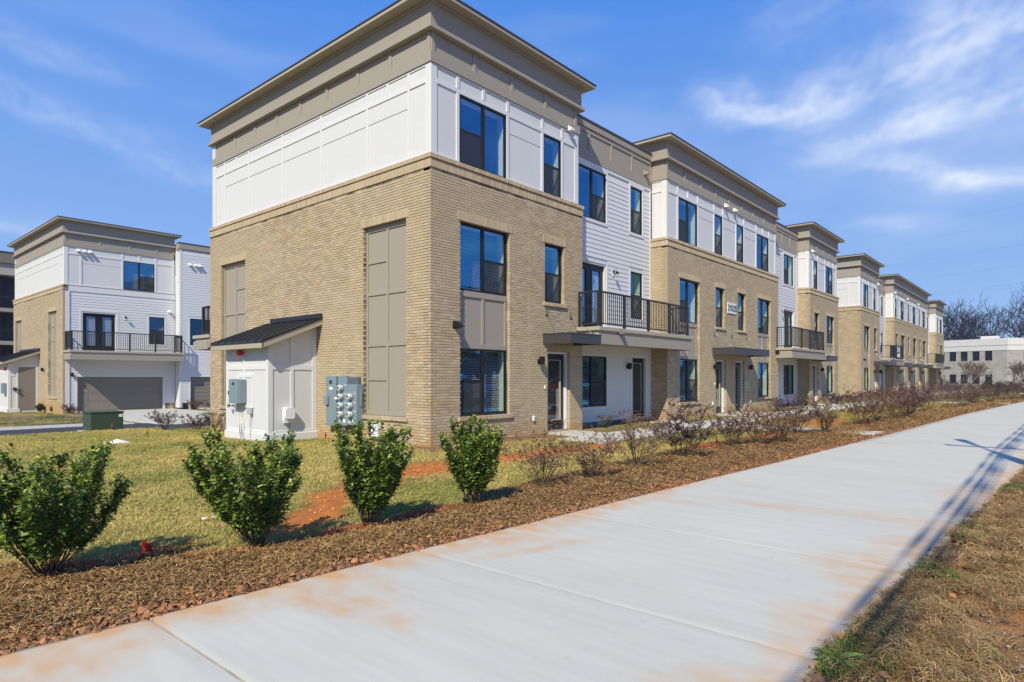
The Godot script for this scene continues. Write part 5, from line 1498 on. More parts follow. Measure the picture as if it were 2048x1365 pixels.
# a young broad-leaved evergreen: stems that fan out from the ground, leaves along the upper shoots
func green_shrub(label: String, at: Vector3, h: float, wide: float, seed_: int, single: int, lean := Vector2.ZERO, bare := 0.27) -> void:
	var s := thing("evergreen_shrub", label, "shrub", at, "green shrubs in a row at the lawn edge")
	var r := RandomNumberGenerator.new()
	r.seed = seed_
	var g := Geo.new()
	var shoots := []
	var n := 24
	for i in n:
		var a := TAU * (i + r.randf_range(-0.4, 0.4)) / n
		var out := wide * 0.5 * sqrt(r.randf_range(0.02, 1.0))
		var top := h * (r.randf_range(0.70, 0.99) - 0.14 * pow(out / (wide * 0.5), 3.0))
		var p0 := Vector3(cos(a), 0, sin(a)) * r.randf_range(0.01, 0.07)
		var p3 := Vector3(cos(a) * out + lean.x * r.randf(), top, sin(a) * out + lean.y * r.randf())
		var pts := []; var rad := []
		for k in 7:
			var f := k / 6.0
			var q := p0.lerp(p3, f)
			var pinch := lerpf(1.35, 1.0, f)
			pts.append(Vector3(lerpf(p0.x, p3.x, f * pinch), q.y, lerpf(p0.z, p3.z, f * pinch)) + Vector3(r.randfn(0.0, 0.008), 0, r.randfn(0.0, 0.008)) * (1.0 if k else 0.0))
			rad.append(lerpf(0.0085, 0.0025, f))
		g.tube(pts, rad, 5, false)
		for k in range(1, 7):
			var f := k / 6.0
			if f < bare + 0.05: continue
			for j in (6 if f > 0.4 else 4):
				var d: Vector3 = (pts[k] - pts[k - 1]).normalized()
				var b := r.randf() * TAU
				var side := Vector3(cos(b), 0, sin(b))
				var dir := (d * 0.75 + side * r.randf_range(0.35, 0.9) + Vector3.UP * 0.25).normalized()
				var l := r.randf_range(0.08, 0.2) * lerpf(1.15, 0.75, f) * h
				var o: Vector3 = pts[k - 1].lerp(pts[k], r.randf())
				var e := o + dir * l + Vector3.UP * l * 0.15
				if e.y > h: e.y = h - r.randf() * 0.04
				shoots.append([o, o + dir * l * 0.5, e])
				g.tube([o, o + dir * l * 0.5, e], [0.0028, 0.0022, 0.001], 4, false)
		shoots.append([pts[4], pts[5], pts[6]])
	put("stems", g.mesh(), M.stem, s)
	var leaves := []
	for sh in shoots:
		var k := 13
		for i in k:
			var f := 0.12 + 0.88 * i / (k - 1.0)
			var p: Vector3 = sh[0].lerp(sh[1], f * 2.0) if f < 0.5 else sh[1].lerp(sh[2], f * 2.0 - 1.0)
			var d: Vector3 = (sh[2] - sh[0]).normalized()
			var a := i * 2.4 + r.randf()
			var side := d.cross(Vector3(0.3, 0.8, 0.5)).normalized().rotated(d, a)
			var dir := (side * r.randf_range(0.7, 1.1) + d * r.randf_range(0.3, 0.9) + Vector3.UP * 0.15).normalized()
			if p.y < 0.05: continue
			var tone := r.randf()
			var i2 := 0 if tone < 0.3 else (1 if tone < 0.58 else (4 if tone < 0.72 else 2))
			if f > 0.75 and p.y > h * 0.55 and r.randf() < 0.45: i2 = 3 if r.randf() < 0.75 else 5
			leaves.append([aim(p, dir, r.randf_range(0.65, 1.15), r.randf_range(-0.6, 0.6)), i2, (at + p).distance_squared_to(EYE)])
	leaves.sort_custom(func(a, b): return a[2] < b[2])
	var mesh := leaf_mesh(0.048, 0.0135)
	var where := []; var col := []
	for k in leaves.size():
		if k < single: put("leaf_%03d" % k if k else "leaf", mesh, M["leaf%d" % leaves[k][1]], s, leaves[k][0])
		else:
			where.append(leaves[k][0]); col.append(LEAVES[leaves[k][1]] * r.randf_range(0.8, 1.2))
	copies("foliage", mesh, M.leaf, where, col, s)

# a wintry purple-leaved shrub of fine twigs; full: 0 nearly bare, 1 thick
func purple_shrub(called: String, label: String, at: Vector3, h: float, wide: float, seed_: int, full: float, brown: float, group := "purple brown shrubs along the path", twigs := 26) -> Node3D:
	var s := thing(called, label, "shrub", at, group)
	wide *= 1.35
	var r := RandomNumberGenerator.new()
	r.seed = seed_
	var g := Geo.new()
	var tips := []
	for i in twigs:
		var a := TAU * (i + r.randf()) / twigs
		var out := wide * 0.5 * sqrt(r.randf_range(0.02, 1.0))
		var top := h * (r.randf_range(0.6, 1.0) - 0.25 * pow(out / (wide * 0.5), 2.0))
		var p0 := Vector3(cos(a), 0, sin(a)) * r.randf_range(0.0, 0.05)
		var p2 := Vector3(cos(a) * out, top, sin(a) * out)
		var p1 := p0.lerp(p2, 0.5) + Vector3(r.randfn(0, 0.03), 0.05 * h, r.randfn(0, 0.03))
		g.tube([p0, p1, p2], [0.006, 0.004, 0.0014], 4, false)
		for k in 9:
			var f := r.randf_range(0.25, 1.0)
			var o := p0.lerp(p1, f * 2.0) if f < 0.5 else p1.lerp(p2, f * 2.0 - 1.0)
			var b := r.randf() * TAU
			var dir := Vector3(cos(b), r.randf_range(0.3, 1.3), sin(b)).normalized()
			var l := r.randf_range(0.07, 0.2) * h
			g.tube([o, o + dir * l * 0.6, o + dir * l + Vector3(r.randfn(0, 0.02), 0.01, r.randfn(0, 0.02))], [0.0026, 0.002, 0.0009], 3, false)
			tips.append([o, o + dir * l, f])
	put("stems", g.mesh(), M.stem_pale if brown > 0.5 else M.stem, s)
	var where := []; var col := []
	for t in tips:
		for i in int(5.0 + full * 20.0):
			var q := r.randf_range(0.25, 1.08)
			var p: Vector3 = t[0].lerp(t[1], q) + Vector3(r.randfn(0, 0.008), r.randfn(0, 0.008), r.randfn(0, 0.008))
			if p.y < h * 0.3 and r.randf() > 0.15 + full * 0.45: continue
			var a := r.randf() * TAU
			where.append(aim(p, Vector3(cos(a), r.randf_range(-0.4, 0.8), sin(a)), r.randf_range(0.6, 1.2), r.randf_range(-1.0, 1.0)))
			var pc := Color(0.075, 0.04, 0.055).lerp(Color(0.14, 0.075, 0.09), r.randf())
			col.append(pc.lerp(Color(0.28, 0.14, 0.075).lerp(Color(0.38, 0.22, 0.10), r.randf()), brown * r.randf_range(0.4, 1.0)) * r.randf_range(0.7, 1.25))
	copies("foliage", leaf_mesh(0.034, 0.011), M.dry_leaf, where, col, s)
	return s

# a low plant of arching fronds
func fern(label: String, at: Vector3, h: float, seed_: int, c: Color, group := "") -> void:
	var s := thing("spiky_plant", label, "plant", at, group)
	var r := RandomNumberGenerator.new()
	r.seed = seed_
	var g := Geo.new()
	var where := []; var col := []
	for i in 22:
		var a := r.randf() * TAU
		var l := h * r.randf_range(0.7, 1.3)
		var d := Vector3(cos(a), 0, sin(a))
		var pts := []
		for k in 5:
			var f := k / 4.0
			pts.append(d * l * 0.75 * f + Vector3.UP * (h * r.randf_range(0.85, 1.1) * sin(f * 1.9)))
		g.tube(pts, [0.004, 0.0035, 0.003, 0.002, 0.001], 4, false)
		for k in 26:
			var f := 0.15 + 0.85 * k / 25.0
			var q := mini(int(f * 4.0), 3)
			var p: Vector3 = pts[q].lerp(pts[q + 1], f * 4.0 - q)
			var side := Vector3(-d.z, 0.25, d.x) * (1.0 if k % 2 else -1.0)
			where.append(aim(p, side + d * 0.6, r.randf_range(0.8, 1.3) * h * 2.2, r.randf_range(-0.3, 0.3))); col.append(c * r.randf_range(0.7, 1.4))
	put("stems", g.mesh(), M.stem, s)
	copies("foliage", leaf_mesh(0.06, 0.006), M.leaf, where, col, s)

func round_shrub(called: String, label: String, at: Vector3, h: float, wide: float, seed_: int, c: Color, group := "") -> void:
	var s := thing(called, label, "shrub", at, group)
	var r := RandomNumberGenerator.new()
	r.seed = seed_
	var g := Geo.new()
	var where := []; var col := []
	for i in 60:
		var a := r.randf() * TAU
		var el := r.randf_range(0.1, 1.5)
		var out := Vector3(cos(a) * cos(el) * wide * 0.5, h * (0.25 + 0.72 * sin(el)), sin(a) * cos(el) * wide * 0.5) * r.randf_range(0.75, 1.05)
		g.tube([Vector3.ZERO, out * 0.5 + Vector3(0, h * 0.08, 0), out], [0.012, 0.008, 0.003], 4, false)
		for k in 34:
			var p := out * r.randf_range(0.55, 1.04) + Vector3(r.randfn(0, 0.05), r.randfn(0, 0.05), r.randfn(0, 0.05)) * h
			where.append(aim(p, out.normalized() + Vector3(r.randfn(0, 0.6), r.randfn(0, 0.6), r.randfn(0, 0.6)), r.randf_range(0.8, 1.4) * h, r.randf_range(-1.0, 1.0))); col.append(c * r.randf_range(0.6, 1.5))
	put("stems", g.mesh(), M.stem, s)
	copies("foliage", leaf_mesh(0.10, 0.028), M.leaf, where, col, s)

func limb(g: Geo, r: RandomNumberGenerator, p: Vector3, d: Vector3, l: float, rad: float, depth: int, up: float, tips: Array) -> void:
	var pts := [p]; var rr := [rad]
	var q := p; var dir := d
	var n := 4
	for k in n:
		dir = (dir + Vector3(r.randfn(0, 0.14), r.randfn(0, 0.10) + up, r.randfn(0, 0.14))).normalized()
		q += dir * l / n
		pts.append(q); rr.append(rad * lerpf(1.0, 0.55, (k + 1.0) / n))
	g.tube(pts, rr, 6 if rad > 0.08 else (4 if rad > 0.02 else 3), false)
	if depth == 0:
		tips.append(q)
		return
	var kids := 3
	for i in kids:
		var f := r.randf_range(0.45, 1.0) if i else 1.0
		var k := mini(int(f * n), n - 1)
		var o: Vector3 = pts[k].lerp(pts[k + 1], f * n - k)
		var a := r.randf() * TAU
		var side := dir.cross(Vector3(0.2, 0.3, 0.9)).normalized().rotated(dir, a)
		limb(g, r, o, (dir + side * r.randf_range(0.5, 1.0)).normalized(), l * r.randf_range(0.6, 0.85), maxf(rad * (0.58 if i else 0.66), 0.035), depth - 1, up, tips)

func bare_tree(label: String, at: Vector3, h: float, seed_: int, trunks: int, spread: float, m: Material, called := "bare_tree", cat := "tree", group := "bare winter trees behind the office building", depth := 5) -> void:
	var s := thing(called, label, cat, at, group)
	var r := RandomNumberGenerator.new()
	r.seed = seed_
	var tips := []
	var tg := Geo.new(); var cg := Geo.new()
	for i in trunks:
		var a := TAU * i / trunks + r.randf()
		var d := (Vector3.UP + Vector3(cos(a), 0, sin(a)) * (0.28 if trunks > 1 else 0.05)).normalized()
		var base := Vector3(cos(a), 0, sin(a)) * (0.3 if trunks > 1 else 0.0)
		var fork := base + d * h * 0.3
		tg.tube([base - Vector3(0, 0.3, 0), base.lerp(fork, 0.5) + Vector3(r.randfn(0, 0.1), 0, r.randfn(0, 0.1)), fork], [h * 0.026, h * 0.021, h * 0.017], 8, false)
		for k in (5 if trunks == 1 else 3):
			var b := TAU * k / 5.0 + r.randf()
			limb(cg, r, base.lerp(fork, r.randf_range(0.75, 1.0)) if k else fork, (Vector3.UP * r.randf_range(0.5, 1.1) + Vector3(cos(b), 0, sin(b)) * spread * (0.4 if k == 0 else 1.0)).normalized(), h * 0.30, h * 0.0135, depth - 1, 0.04, tips)
	put("trunk", tg.mesh(), m, s)
	put("crown", cg.mesh(), m, s)

func flag(label: String, at: Vector3, h: float, m: Material, turn: float, size := 0.1) -> void:
	var f := thing("marker_flag", label, "flag", at, "utility marker flags in the ground")
	var g := Geo.new()
	g.tube([Vector3(0, -0.03, 0), Vector3(h * 0.08, h, 0)], [0.0022, 0.0022], 5)
	put("wire_stake", g.mesh(), M.steel, f)
	var c := Geo.new()
	var t := Transform3D(Basis(Vector3.UP, turn), Vector3(h * 0.08, h, 0))
	for i in 4:
		var a := size * i / 4.0; var b := size * (i + 1) / 4.0
		var wa := 0.018 * sin(i * 1.7); var wb := 0.018 * sin((i + 1) * 1.7)
		var q := [Vector3(a, -0.02 * i * i * 0.25, wa), Vector3(b, -0.02 * (i + 1) * (i + 1) * 0.25, wb), Vector3(b, -0.02 * (i + 1) * (i + 1) * 0.25 - size * 0.7, wb + 0.006), Vector3(a, -0.02 * i * i * 0.25 - size * 0.7, wa)]
		c.quad(t * q[0], t * q[1], t * q[2], t * q[3])
		var e := t.basis.z * -0.001
		c.quad(t * q[3] + e, t * q[2] + e, t * q[1] + e, t * q[0] + e)
	put("flag_cloth", c.mesh(), m, f)

func plants() -> void:
	for i in LEAVES.size():
		var m: StandardMaterial3D = M.leaf.duplicate()
		m.vertex_color_use_as_albedo = false
		m.albedo_color = LEAVES[i].linear_to_srgb()
		M["leaf%d" % i] = m
	green_shrub("leafy green shrub at the far left end of the row, cut by the picture edge", Vector3(-8.50, 0.03, 5.06), 1.08, 1.08, 11, 300)
	green_shrub("leafy green shrub second from the left, its left side leaning out over the lawn", Vector3(-6.97, 0.03, 5.38), 1.08, 1.2, 12, 300, Vector2(-0.1, -0.02))
	green_shrub("leafy green shrub third from the left, before the brick corner and the small white box", Vector3(-5.80, 0.03, 5.53), 1.1, 1.02, 13, 0, Vector2(0.06, 0.0))
	green_shrub("narrow leafy green shrub fourth from the left, below the lowest big window", Vector3(-4.30, 0.03, 5.62), 1.08, 0.74, 14, 0)
	var spots := [
		["sparse brown shrub just right of the last green shrub", -2.69, 5.44, 0.95, 0.95, 0.12, 0.9],
		["small thin brown shrub in front of the first front door", -1.66, 5.56, 0.80, 0.85, 0.10, 0.95],
		["spreading red brown shrub before the white boards of the first recess", -0.06, 5.44, 1.12, 1.15, 0.22, 0.75],
		["thick dark purple shrub below the ground floor window of the double house", 1.69, 5.49, 1.22, 1.15, 0.85, 0.1],
		["thin half bare shrub right of the thick purple one", 4.19, 5.45, 1.02, 0.9, 0.25, 0.45],
		["brown twiggy shrub right of the small red flag", 4.97, 5.72, 1.0, 1.0, 0.3, 0.75],
		["low reddish brown shrub before the second pair of front doors", 5.87, 5.92, 0.95, 0.95, 0.35, 0.85],
		["bushy dark purple shrub at the near side of the cross walk", 8.6, 5.5, 1.25, 1.6, 0.8, 0.1],
		["thin olive brown shrub right beside the cross walk", 9.5, 5.98, 1.0, 0.8, 0.2, 0.6],
		["purple and brown shrub on the far side of the cross walk", 13.2, 6.06, 1.35, 1.5, 0.5, 0.4],
		["green tinged brown shrub next beyond the cross walk", 15.0, 6.2, 1.2, 1.4, 0.3, 0.8],
		["rusty brown shrub before the bare red earth", 17.0, 6.38, 1.4, 1.6, 0.45, 0.85],
		["dark plum shrub behind the rusty brown one", 18.6, 6.48, 1.45, 1.5, 0.7, 0.2],
		["rusty shrub half way along the path", 23.9, 6.4, 1.5, 1.9, 0.5, 0.6],
		["dark purple shrub half way along the path", 21.3, 6.2, 1.4, 1.7, 0.8, 0.05],
		["reddish shrub well along the path before the second row", 28.9, 6.63, 1.45, 2.0, 0.55, 0.6],
		["plum shrub well along the path before the second row", 31.5, 7.0, 1.5, 2.0, 0.8, 0.15],
		["brown shrub nearing the far bend of the path", 35.0, 7.2, 1.5, 2.0, 0.5, 0.75],
		["dark shrub nearing the far bend of the path", 39.0, 7.7, 1.5, 2.2, 0.85, 0.1],
		["reddish brown shrub where the path bends away", 43.5, 8.0, 1.5, 2.2, 0.6, 0.55],
		["deep purple shrub last but one at the right picture edge", 47.5, 8.3, 1.6, 2.4, 0.9, 0.05],
		["dark shrub farthest along the path at the right picture edge", 52.0, 8.9, 1.6, 2.4, 0.85, 0.2],
	]
	for i in spots.size():
		var q = spots[i]
		purple_shrub("winter_shrub", q[0], Vector3(q[1], 0.03, q[2]), q[3], q[4], 100 + i, q[5], q[6], "purple brown shrubs along the path", 30 if i < 10 else 38)
	var low := [
		["low dark purple shrub under the far windows of the near row", 32.0, 0.7, 0.7, 1.4], ["low dark purple shrub at the gap before the second row", 35.5, 0.9, 0.75, 1.5],
		["low dark purple shrub at the corner of the second row", 42.3, 0.8, 0.75, 1.6], ["low plum shrub beside the first doors of the second row", 44.5, 0.8, 0.8, 1.5],
		["low dark shrub before the balcony of the second row", 49.5, 0.9, 0.8, 1.8], ["rounded dark purple shrub before the middle of the second row", 57.0, 3.2, 1.6, 2.6], ["low rusty shrub before the far doors of the second row", 62.5, 1.2, 1.0, 2.2], ["low plum shrub at the far end of the second row", 71.0, 1.4, 1.2, 2.4],
	]
	for i in low.size(): purple_shrub("foundation_shrub", low[i][0], Vector3(low[i][1], -0.02, low[i][2]), low[i][3], low[i][4], 200 + i, 0.9, 0.05 if i != 6 else 0.8, "low shrubs at the foot of the townhouses", 30)
	var back := [["low purple shrub left of the drive, beside the green transformer", 0.65, -30.4, 0.6, 1.1], ["purple shrub between the two garage doors, left one", 6.9, -29.6, 0.7, 1.2], ["purple shrub between the two garage doors, right one", 7.9, -29.4, 0.6, 1.1], ["purple shrub on the lawn edge straight before the drive", -0.3, -13.2, 0.75, 1.0], ["purple shrub on the lawn edge nearest the brick corner", 0.4, -12.1, 0.65, 1.1]]
	for i in back.size(): purple_shrub("foundation_shrub", back[i][0], Vector3(back[i][1] - (0.6 if i > 2 else 0.0), -0.40 if i < 3 else -0.27, back[i][2]), back[i][3], back[i][4], 300 + i, 0.45, 0.25, "purple shrubs round the garage drive", 24)
	fern("green spiky plant at the foot of the white boards in the first recess", Vector3(7.3, -0.03, 0.1), 0.42, 1, Color(0.05, 0.10, 0.02), "spiky green plants at the house walls")
	fern("olive spiky plant on the lawn edge beside the purple shrubs", Vector3(0.19, -0.25, -11.95), 0.45, 2, Color(0.06, 0.075, 0.02), "spiky green plants at the house walls")
	fern("dark spiky plant against the brick left of the white shed", Vector3(-0.42, -0.2, -10.2), 0.62, 3, Color(0.03, 0.06, 0.02), "spiky green plants at the house walls")
	fern("olive low plant beside the last doors of the double house", Vector3(22.0, -0.03, 0.55), 0.55, 4, Color(0.07, 0.085, 0.02), "spiky green plants at the house walls")
	fern("green low plant at the white boards of the second recess", Vector3(27.4, -0.03, 0.3), 0.5, 5, Color(0.08, 0.10, 0.02), "spiky green plants at the house walls")
	round_shrub("small_round_shrub", "left one of two small olive green shrubs by the grey shed door", Vector3(0.15, -0.45, -34.6), 0.48, 0.45, 5, Color(0.07, 0.09, 0.015))
	round_shrub("small_round_shrub", "right one of two small shrubs by the grey shed door, darker green", Vector3(0.5, -0.45, -33.2), 0.46, 0.36, 6, Color(0.04, 0.075, 0.015))
	round_shrub("evergreen_bush", "left of three round green bushes before the office building", Vector3(89.9, -0.1, 3.9), 1.35, 1.25, 7, Color(0.035, 0.08, 0.015), "round green bushes before the office")
	round_shrub("evergreen_bush", "middle of three round green bushes before the office building", Vector3(90.9, -0.1, 5.05), 1.05, 1.4, 8, Color(0.035, 0.08, 0.015), "round green bushes before the office")
	round_shrub("evergreen_bush", "right of three round green bushes before the office building", Vector3(85.6, -0.1, 6.5), 1.1, 1.7, 9, Color(0.035, 0.08, 0.015), "round green bushes before the office")
	for i in 6:
		purple_shrub("foundation_shrub", "%s of six low rusty shrubs along the foot of the office wall" % ["leftmost", "second from left", "third from left", "fourth from left", "fifth from left", "rightmost"][i], Vector3(104.5 - i * 0.5, -0.1, -6.5 + i * 1.55), 1.0, 1.7, 400 + i, 0.8, 0.7, "rusty shrubs along the office wall", 26)
	bare_tree("many stemmed pale bare tree before the middle of the office windows", Vector3(100.6, 0, 0.95), 4.2, 21, 5, 0.7, M.crape_bark, "crape_myrtle", "tree", "pale bare small trees before the office", 4)
	bare_tree("many stemmed pale bare tree before the right part of the office, at the picture edge", Vector3(104.5, 0, 6.3), 4.0, 22, 5, 0.7, M.crape_bark, "crape_myrtle", "tree", "pale bare small trees before the office", 4)
	bare_tree("tall slender bare tree left of the others behind the office", Vector3(154.4, 0, -5.8), 18.5, 31, 3, 0.45, M.bark)
	bare_tree("bare tree half hidden by the end of the second townhouse row", Vector3(152.5, 0, -9.2), 15.0, 32, 2, 0.7, M.bark)
	bare_tree("broad spreading bare oak in the middle behind the office", Vector3(157.9, 0, -1.7), 18.2, 33, 1, 1.05, M.bark)
	bare_tree("bare tree with a forked trunk at the right picture edge", Vector3(162.5, 0, 3.6), 18.5, 34, 2, 0.75, M.bark)
	bare_tree("bare tree just outside on the right behind the office", Vector3(166.0, 0, 8.0), 18.0, 35, 1, 0.9, M.bark)
	bare_tree("thin bare tree between the slender tree and the oak", Vector3(160.0, 0, -4.0), 14.0, 36, 2, 0.6, M.bark)

func car(label: String, at: Vector3, turn: float, m: Material) -> void:
	var c := thing("parked_car", label, "car", at, "cars parked across the street")
	c.rotation.y = turn
	var t := Transform3D(Basis.IDENTITY, Vector3(0, 0, -0.88))
	var g := Geo.new()
	g.prism(PackedVector2Array([Vector2(-2.2, 0.35), Vector2(2.2, 0.35), Vector2(2.25, 0.6), Vector2(2.1, 0.82), Vector2(1.0, 0.95), Vector2(-1.9, 0.98), Vector2(-2.25, 0.85), Vector2(-2.28, 0.5)]), t, 1.76)
	put("body", g.mesh(), m, c)
	var h := Geo.new()
	h.prism(PackedVector2Array([Vector2(-1.75, 0.96), Vector2(0.95, 0.94), Vector2(0.3, 1.42), Vector2(-1.1, 1.46)]), t.translated(Vector3(0, 0, 0.1)), 1.56)
	put("window", h.mesh(), M.office_glass, c)
	var r := Geo.new()
	r.prism(PackedVector2Array([Vector2(-1.15, 1.455), Vector2(0.32, 1.415), Vector2(0.25, 1.47), Vector2(-1.05, 1.50)]), t.translated(Vector3(0, 0, 0.08)), 1.60)
	put("roof", r.mesh(), m, c)
	for x in [-1.35, 1.35]:
		for z in [-0.9, 0.9]:
			var w := Geo.new()
			w.tube([Vector3(x, 0.33, z - 0.1), Vector3(x, 0.33, z + 0.1)], [0.33, 0.33], 16)
			var p := put("wheel", w.mesh(), M.tyre, c)
			var q := Geo.new()
			q.tube([Vector3(x, 0.33, z - 0.11), Vector3(x, 0.33, z + 0.11)], [0.2, 0.2], 12)
			put("rim", q.mesh(), M.steel, p)
	for z in [-0.65, 0.65]: bx("headlight", Transform3D.IDENTITY, 2.14, 2.24, 0.58, 0.72, z - 0.18, z + 0.18, M.label_white, c)

func across_the_street() -> void:
	var names_ := [["white car parked across the street, reflected in the lowest big window", 27.0, M.car_white], ["blue car parked across the street beside the white one", 30.2, M.car_blue], ["grey car parked across the street, third in its line", 33.4, M.car_grey], ["red car parked across the street before the recess window", 44.0, M.car_red], ["second white car parked across the street, farther along", 47.4, M.car_white], ["dark grey car parked across the street, last of the line", 64.0, M.car_grey]]
	for q in names_: car(q[0], Vector3(q[1], -0.01, 27.5), PI * 0.5, q[2])
	structure("parking_lot", bevel(Vector3(70.0, 0.1, 8.0), 0.0), M.asphalt, Vector3(48.0, -0.066, 29.0))
	var kinds := ["tall dark tree across the street, nearest", "broad dark tree across the street, second", "round dark tree across the street, third", "tall dark tree across the street, fourth", "broad dark tree across the street, fifth", "tall dark tree across the street, sixth", "round dark tree across the street, seventh", "broad dark tree across the street, farthest"]
	for i in kinds.size():
		round_shrub("evergreen_tree", kinds[i], Vector3(30.0 + i * 12.0 + 3.0 * sin(i * 2.1), -0.1, 46.0 + 4.0 * cos(i * 1.3)), 7.5 + 2.0 * sin(i * 1.9), 13.0, 600 + i, Color(0.035, 0.06, 0.018), "dark trees across the street")

func small_things() -> void:
	flag("red marker flag by the second green shrub in front, nearest the eye", Vector3(-7.80, 0.03, 4.98), 0.14, M.flag_red, 0.6, 0.12)
	flag("red marker flag on the lawn behind the second green shrub", Vector3(-4.13, 0.0, -1.68), 0.14, M.flag_red, -0.4, 0.13)
	flag("orange red marker flag in the open lawn behind the left shrubs", Vector3(-3.0, -0.18, -8.8), 0.26, M.flag_orange, 1.2, 0.15)
	flag("orange red marker flag in front of the green transformer", Vector3(-2.45, -0.27, -13.6), 0.3, M.flag_orange, 1.3, 0.14)
	flag("dark red marker flag at the foot of the meter wall beside the shed", Vector3(-0.55, -0.08, -3.5), 0.24, M.flag_red, 1.0, 0.15)
	flag("bright red marker flag between the purple shrubs before the double house", Vector3(4.65, 0.02, 4.86), 0.16, M.flag_red, 0.3, 0.2)
	flag("red marker flag in the mulch beyond the cross walk", Vector3(13.4, 0.02, 6.3), 0.25, M.flag_red, 0.5, 0.3)
	var t := thing("transformer", "dark green metal transformer box at the back edge of the lawn", "transformer", Vector3(-2.35, -0.30, -14.7))
	# the box stands square to the houses
	var f := Transform3D(RIGHT, Vector3.ZERO)
	var tb := bx("transformer_body", f, -0.42, 0.62, -0.05, 0.62, -0.85, 0.0, M.transformer, t, 0.02)
	bx("transformer_lid", f, -0.45, 0.65, 0.62, 0.67, -0.88, 0.03, M.transformer, t, 0.015)
	bx("transformer_door", f, -0.40, 0.60, 0.0, 0.60, 0.0, 0.012, M.transformer, t)
	bx("warning_label", f, 0.47, 0.59, 0.47, 0.57, 0.012, 0.015, M.label_white, t, 0.0)
	bx("transformer_pad", f, -0.55, 0.75, -0.12, -0.01, -1.0, 0.12, M.concrete_plain, t, 0.01)
	var s := [["crumpled white scrap lying on the lawn left of the middle", Vector3(-4.05, -0.16, -7.9), 0.34, 0.12], ["small white scrap on the ground left of the white shed", Vector3(-1.25, -0.17, -9.0), 0.10, 0.06], ["pale torn paper scrap on the near lawn between the two left shrubs", Vector3(-6.75, 0.02, 3.9), 0.09, 0.02]]
	for i in s.size():
		var g := Geo.new()
		var r := RandomNumberGenerator.new()
		r.seed = 900 + i
		var ring := []
		for k in 10: ring.append(Vector3(cos(TAU * k / 10.0) * s[i][2] * r.randf_range(0.6, 1.1), r.randf_range(0.0, 0.03), sin(TAU * k / 10.0) * s[i][2] * 0.5 * r.randf_range(0.6, 1.1)))
		for k in 10: g.tri_out(ring[k], ring[(k + 1) % 10], Vector3(0.02, s[i][3], 0.0), Vector3(0, -1, 0))
		tag(put("paper_scrap", g.mesh(), M.scrap, self, Transform3D(Basis.IDENTITY, s[i][1])), s[i][0], "litter")
	# broad-leaved weeds at the edge of the verge
	for q in [["flat green weed where the verge meets the path at the bottom of the picture", Vector3(-5.98, 0.02, 10.13), 0.16, 41], ["small green weed on the verge right of the flat one", Vector3(-5.35, 0.02, 10.75), 0.08, 42], ["dark green weed at the path edge higher up the verge", Vector3(-3.55, 0.02, 10.22), 0.12, 43]]:
		var w := thing("weed", q[0], "weed", q[1])
		var r := RandomNumberGenerator.new()
		r.seed = q[3]
		var mesh := leaf_mesh(q[2], q[2] * 0.14, 0.25, 0.5)
		for k in 26:
			var a := r.randf() * TAU
			put("leaf_%03d" % k if k else "leaf", mesh, M["leaf%d" % (r.randi() % 3)], w, aim(Vector3(r.randfn(0, 0.02), 0.0, r.randfn(0, 0.02)), Vector3(cos(a), r.randf_range(0.15, 0.9), sin(a)), r.randf_range(0.5, 1.1), r.randf_range(-0.4, 0.4)))
	# the pole and its lines, beside the path
	var base := Vector3(0.8, 0, 11.89)
	var p := thing("utility_pole", "wooden utility pole with a crossarm beside the path, seen by its shadow", "utility pole", base)
	var lean := Vector3(0.0, 0.0, 1.3)
	var pg := Geo.new()
	pg.tube([Vector3(0, -0.5, 0), lean * 0.5 + Vector3(0, 4.5, 0), lean + Vector3(0, 9.0, 0)], [0.17, 0.155, 0.135], 14)
	put("pole_shaft", pg.mesh(), M.pole, p)
	bx("crossarm", Transform3D.IDENTITY, lean.x * 0.9 + 0.12, lean.x * 0.9 + 0.22, 7.0, 7.12, -0.7 + lean.z * 0.78, 0.7 + lean.z * 0.78, M.pole, p, 0.01)
	for k in 3:
		var ig := Geo.new()
		ig.lathe([[0.0, 0.14], [0.03, 0.13], [0.045, 0.08], [0.03, 0.06], [0.045, 0.03], [0.02, 0.0]], Transform3D(Basis(Vector3.RIGHT, -PI / 2), Vector3(lean.x * 0.9 + 0.17, 7.12, -0.6 + k * 0.6 + lean.z * 0.78)), 10)
		put("insulator", ig.mesh(), M.office_band, p)
	for q in [[6.78, 0.30, "wide bundle of telephone cables over the verge, the highest of three", [[0.0, 0.0], [0.06, 0.05], [0.12, -0.02], [0.17, 0.03]]], [6.50, 0.30, "thin telephone cable over the verge, between two thicker bundles", [[0.0, 0.0], [0.05, 0.0]]], [6.3, 0.36, "tight bundle of telephone cables over the verge, the lowest of three", [[0.0, 0.0], [0.05, 0.04], [0.1, 0.0]]]]:
		var g := Geo.new()
		for o in q[3]:
			var pts := []; var rr := []
			for i in 33:
				var x := -34.0 + 70.0 * i / 32.0
				var fr := fposmod(x, 35.0) / 35.0
				pts.append(Vector3(x, q[0] + o[1] - q[1] * 4.0 * fr * (1.0 - fr), 13.0 + o[0] + 0.005 * x)); rr.append(0.019)
			g.tube(pts, rr, 8, false)
		tag(put("overhead_cable", g.mesh(), M.wire, self, Transform3D(Basis.IDENTITY, Vector3(0.95, 0, 0))), q[2], "cable", "cables on the utility pole")
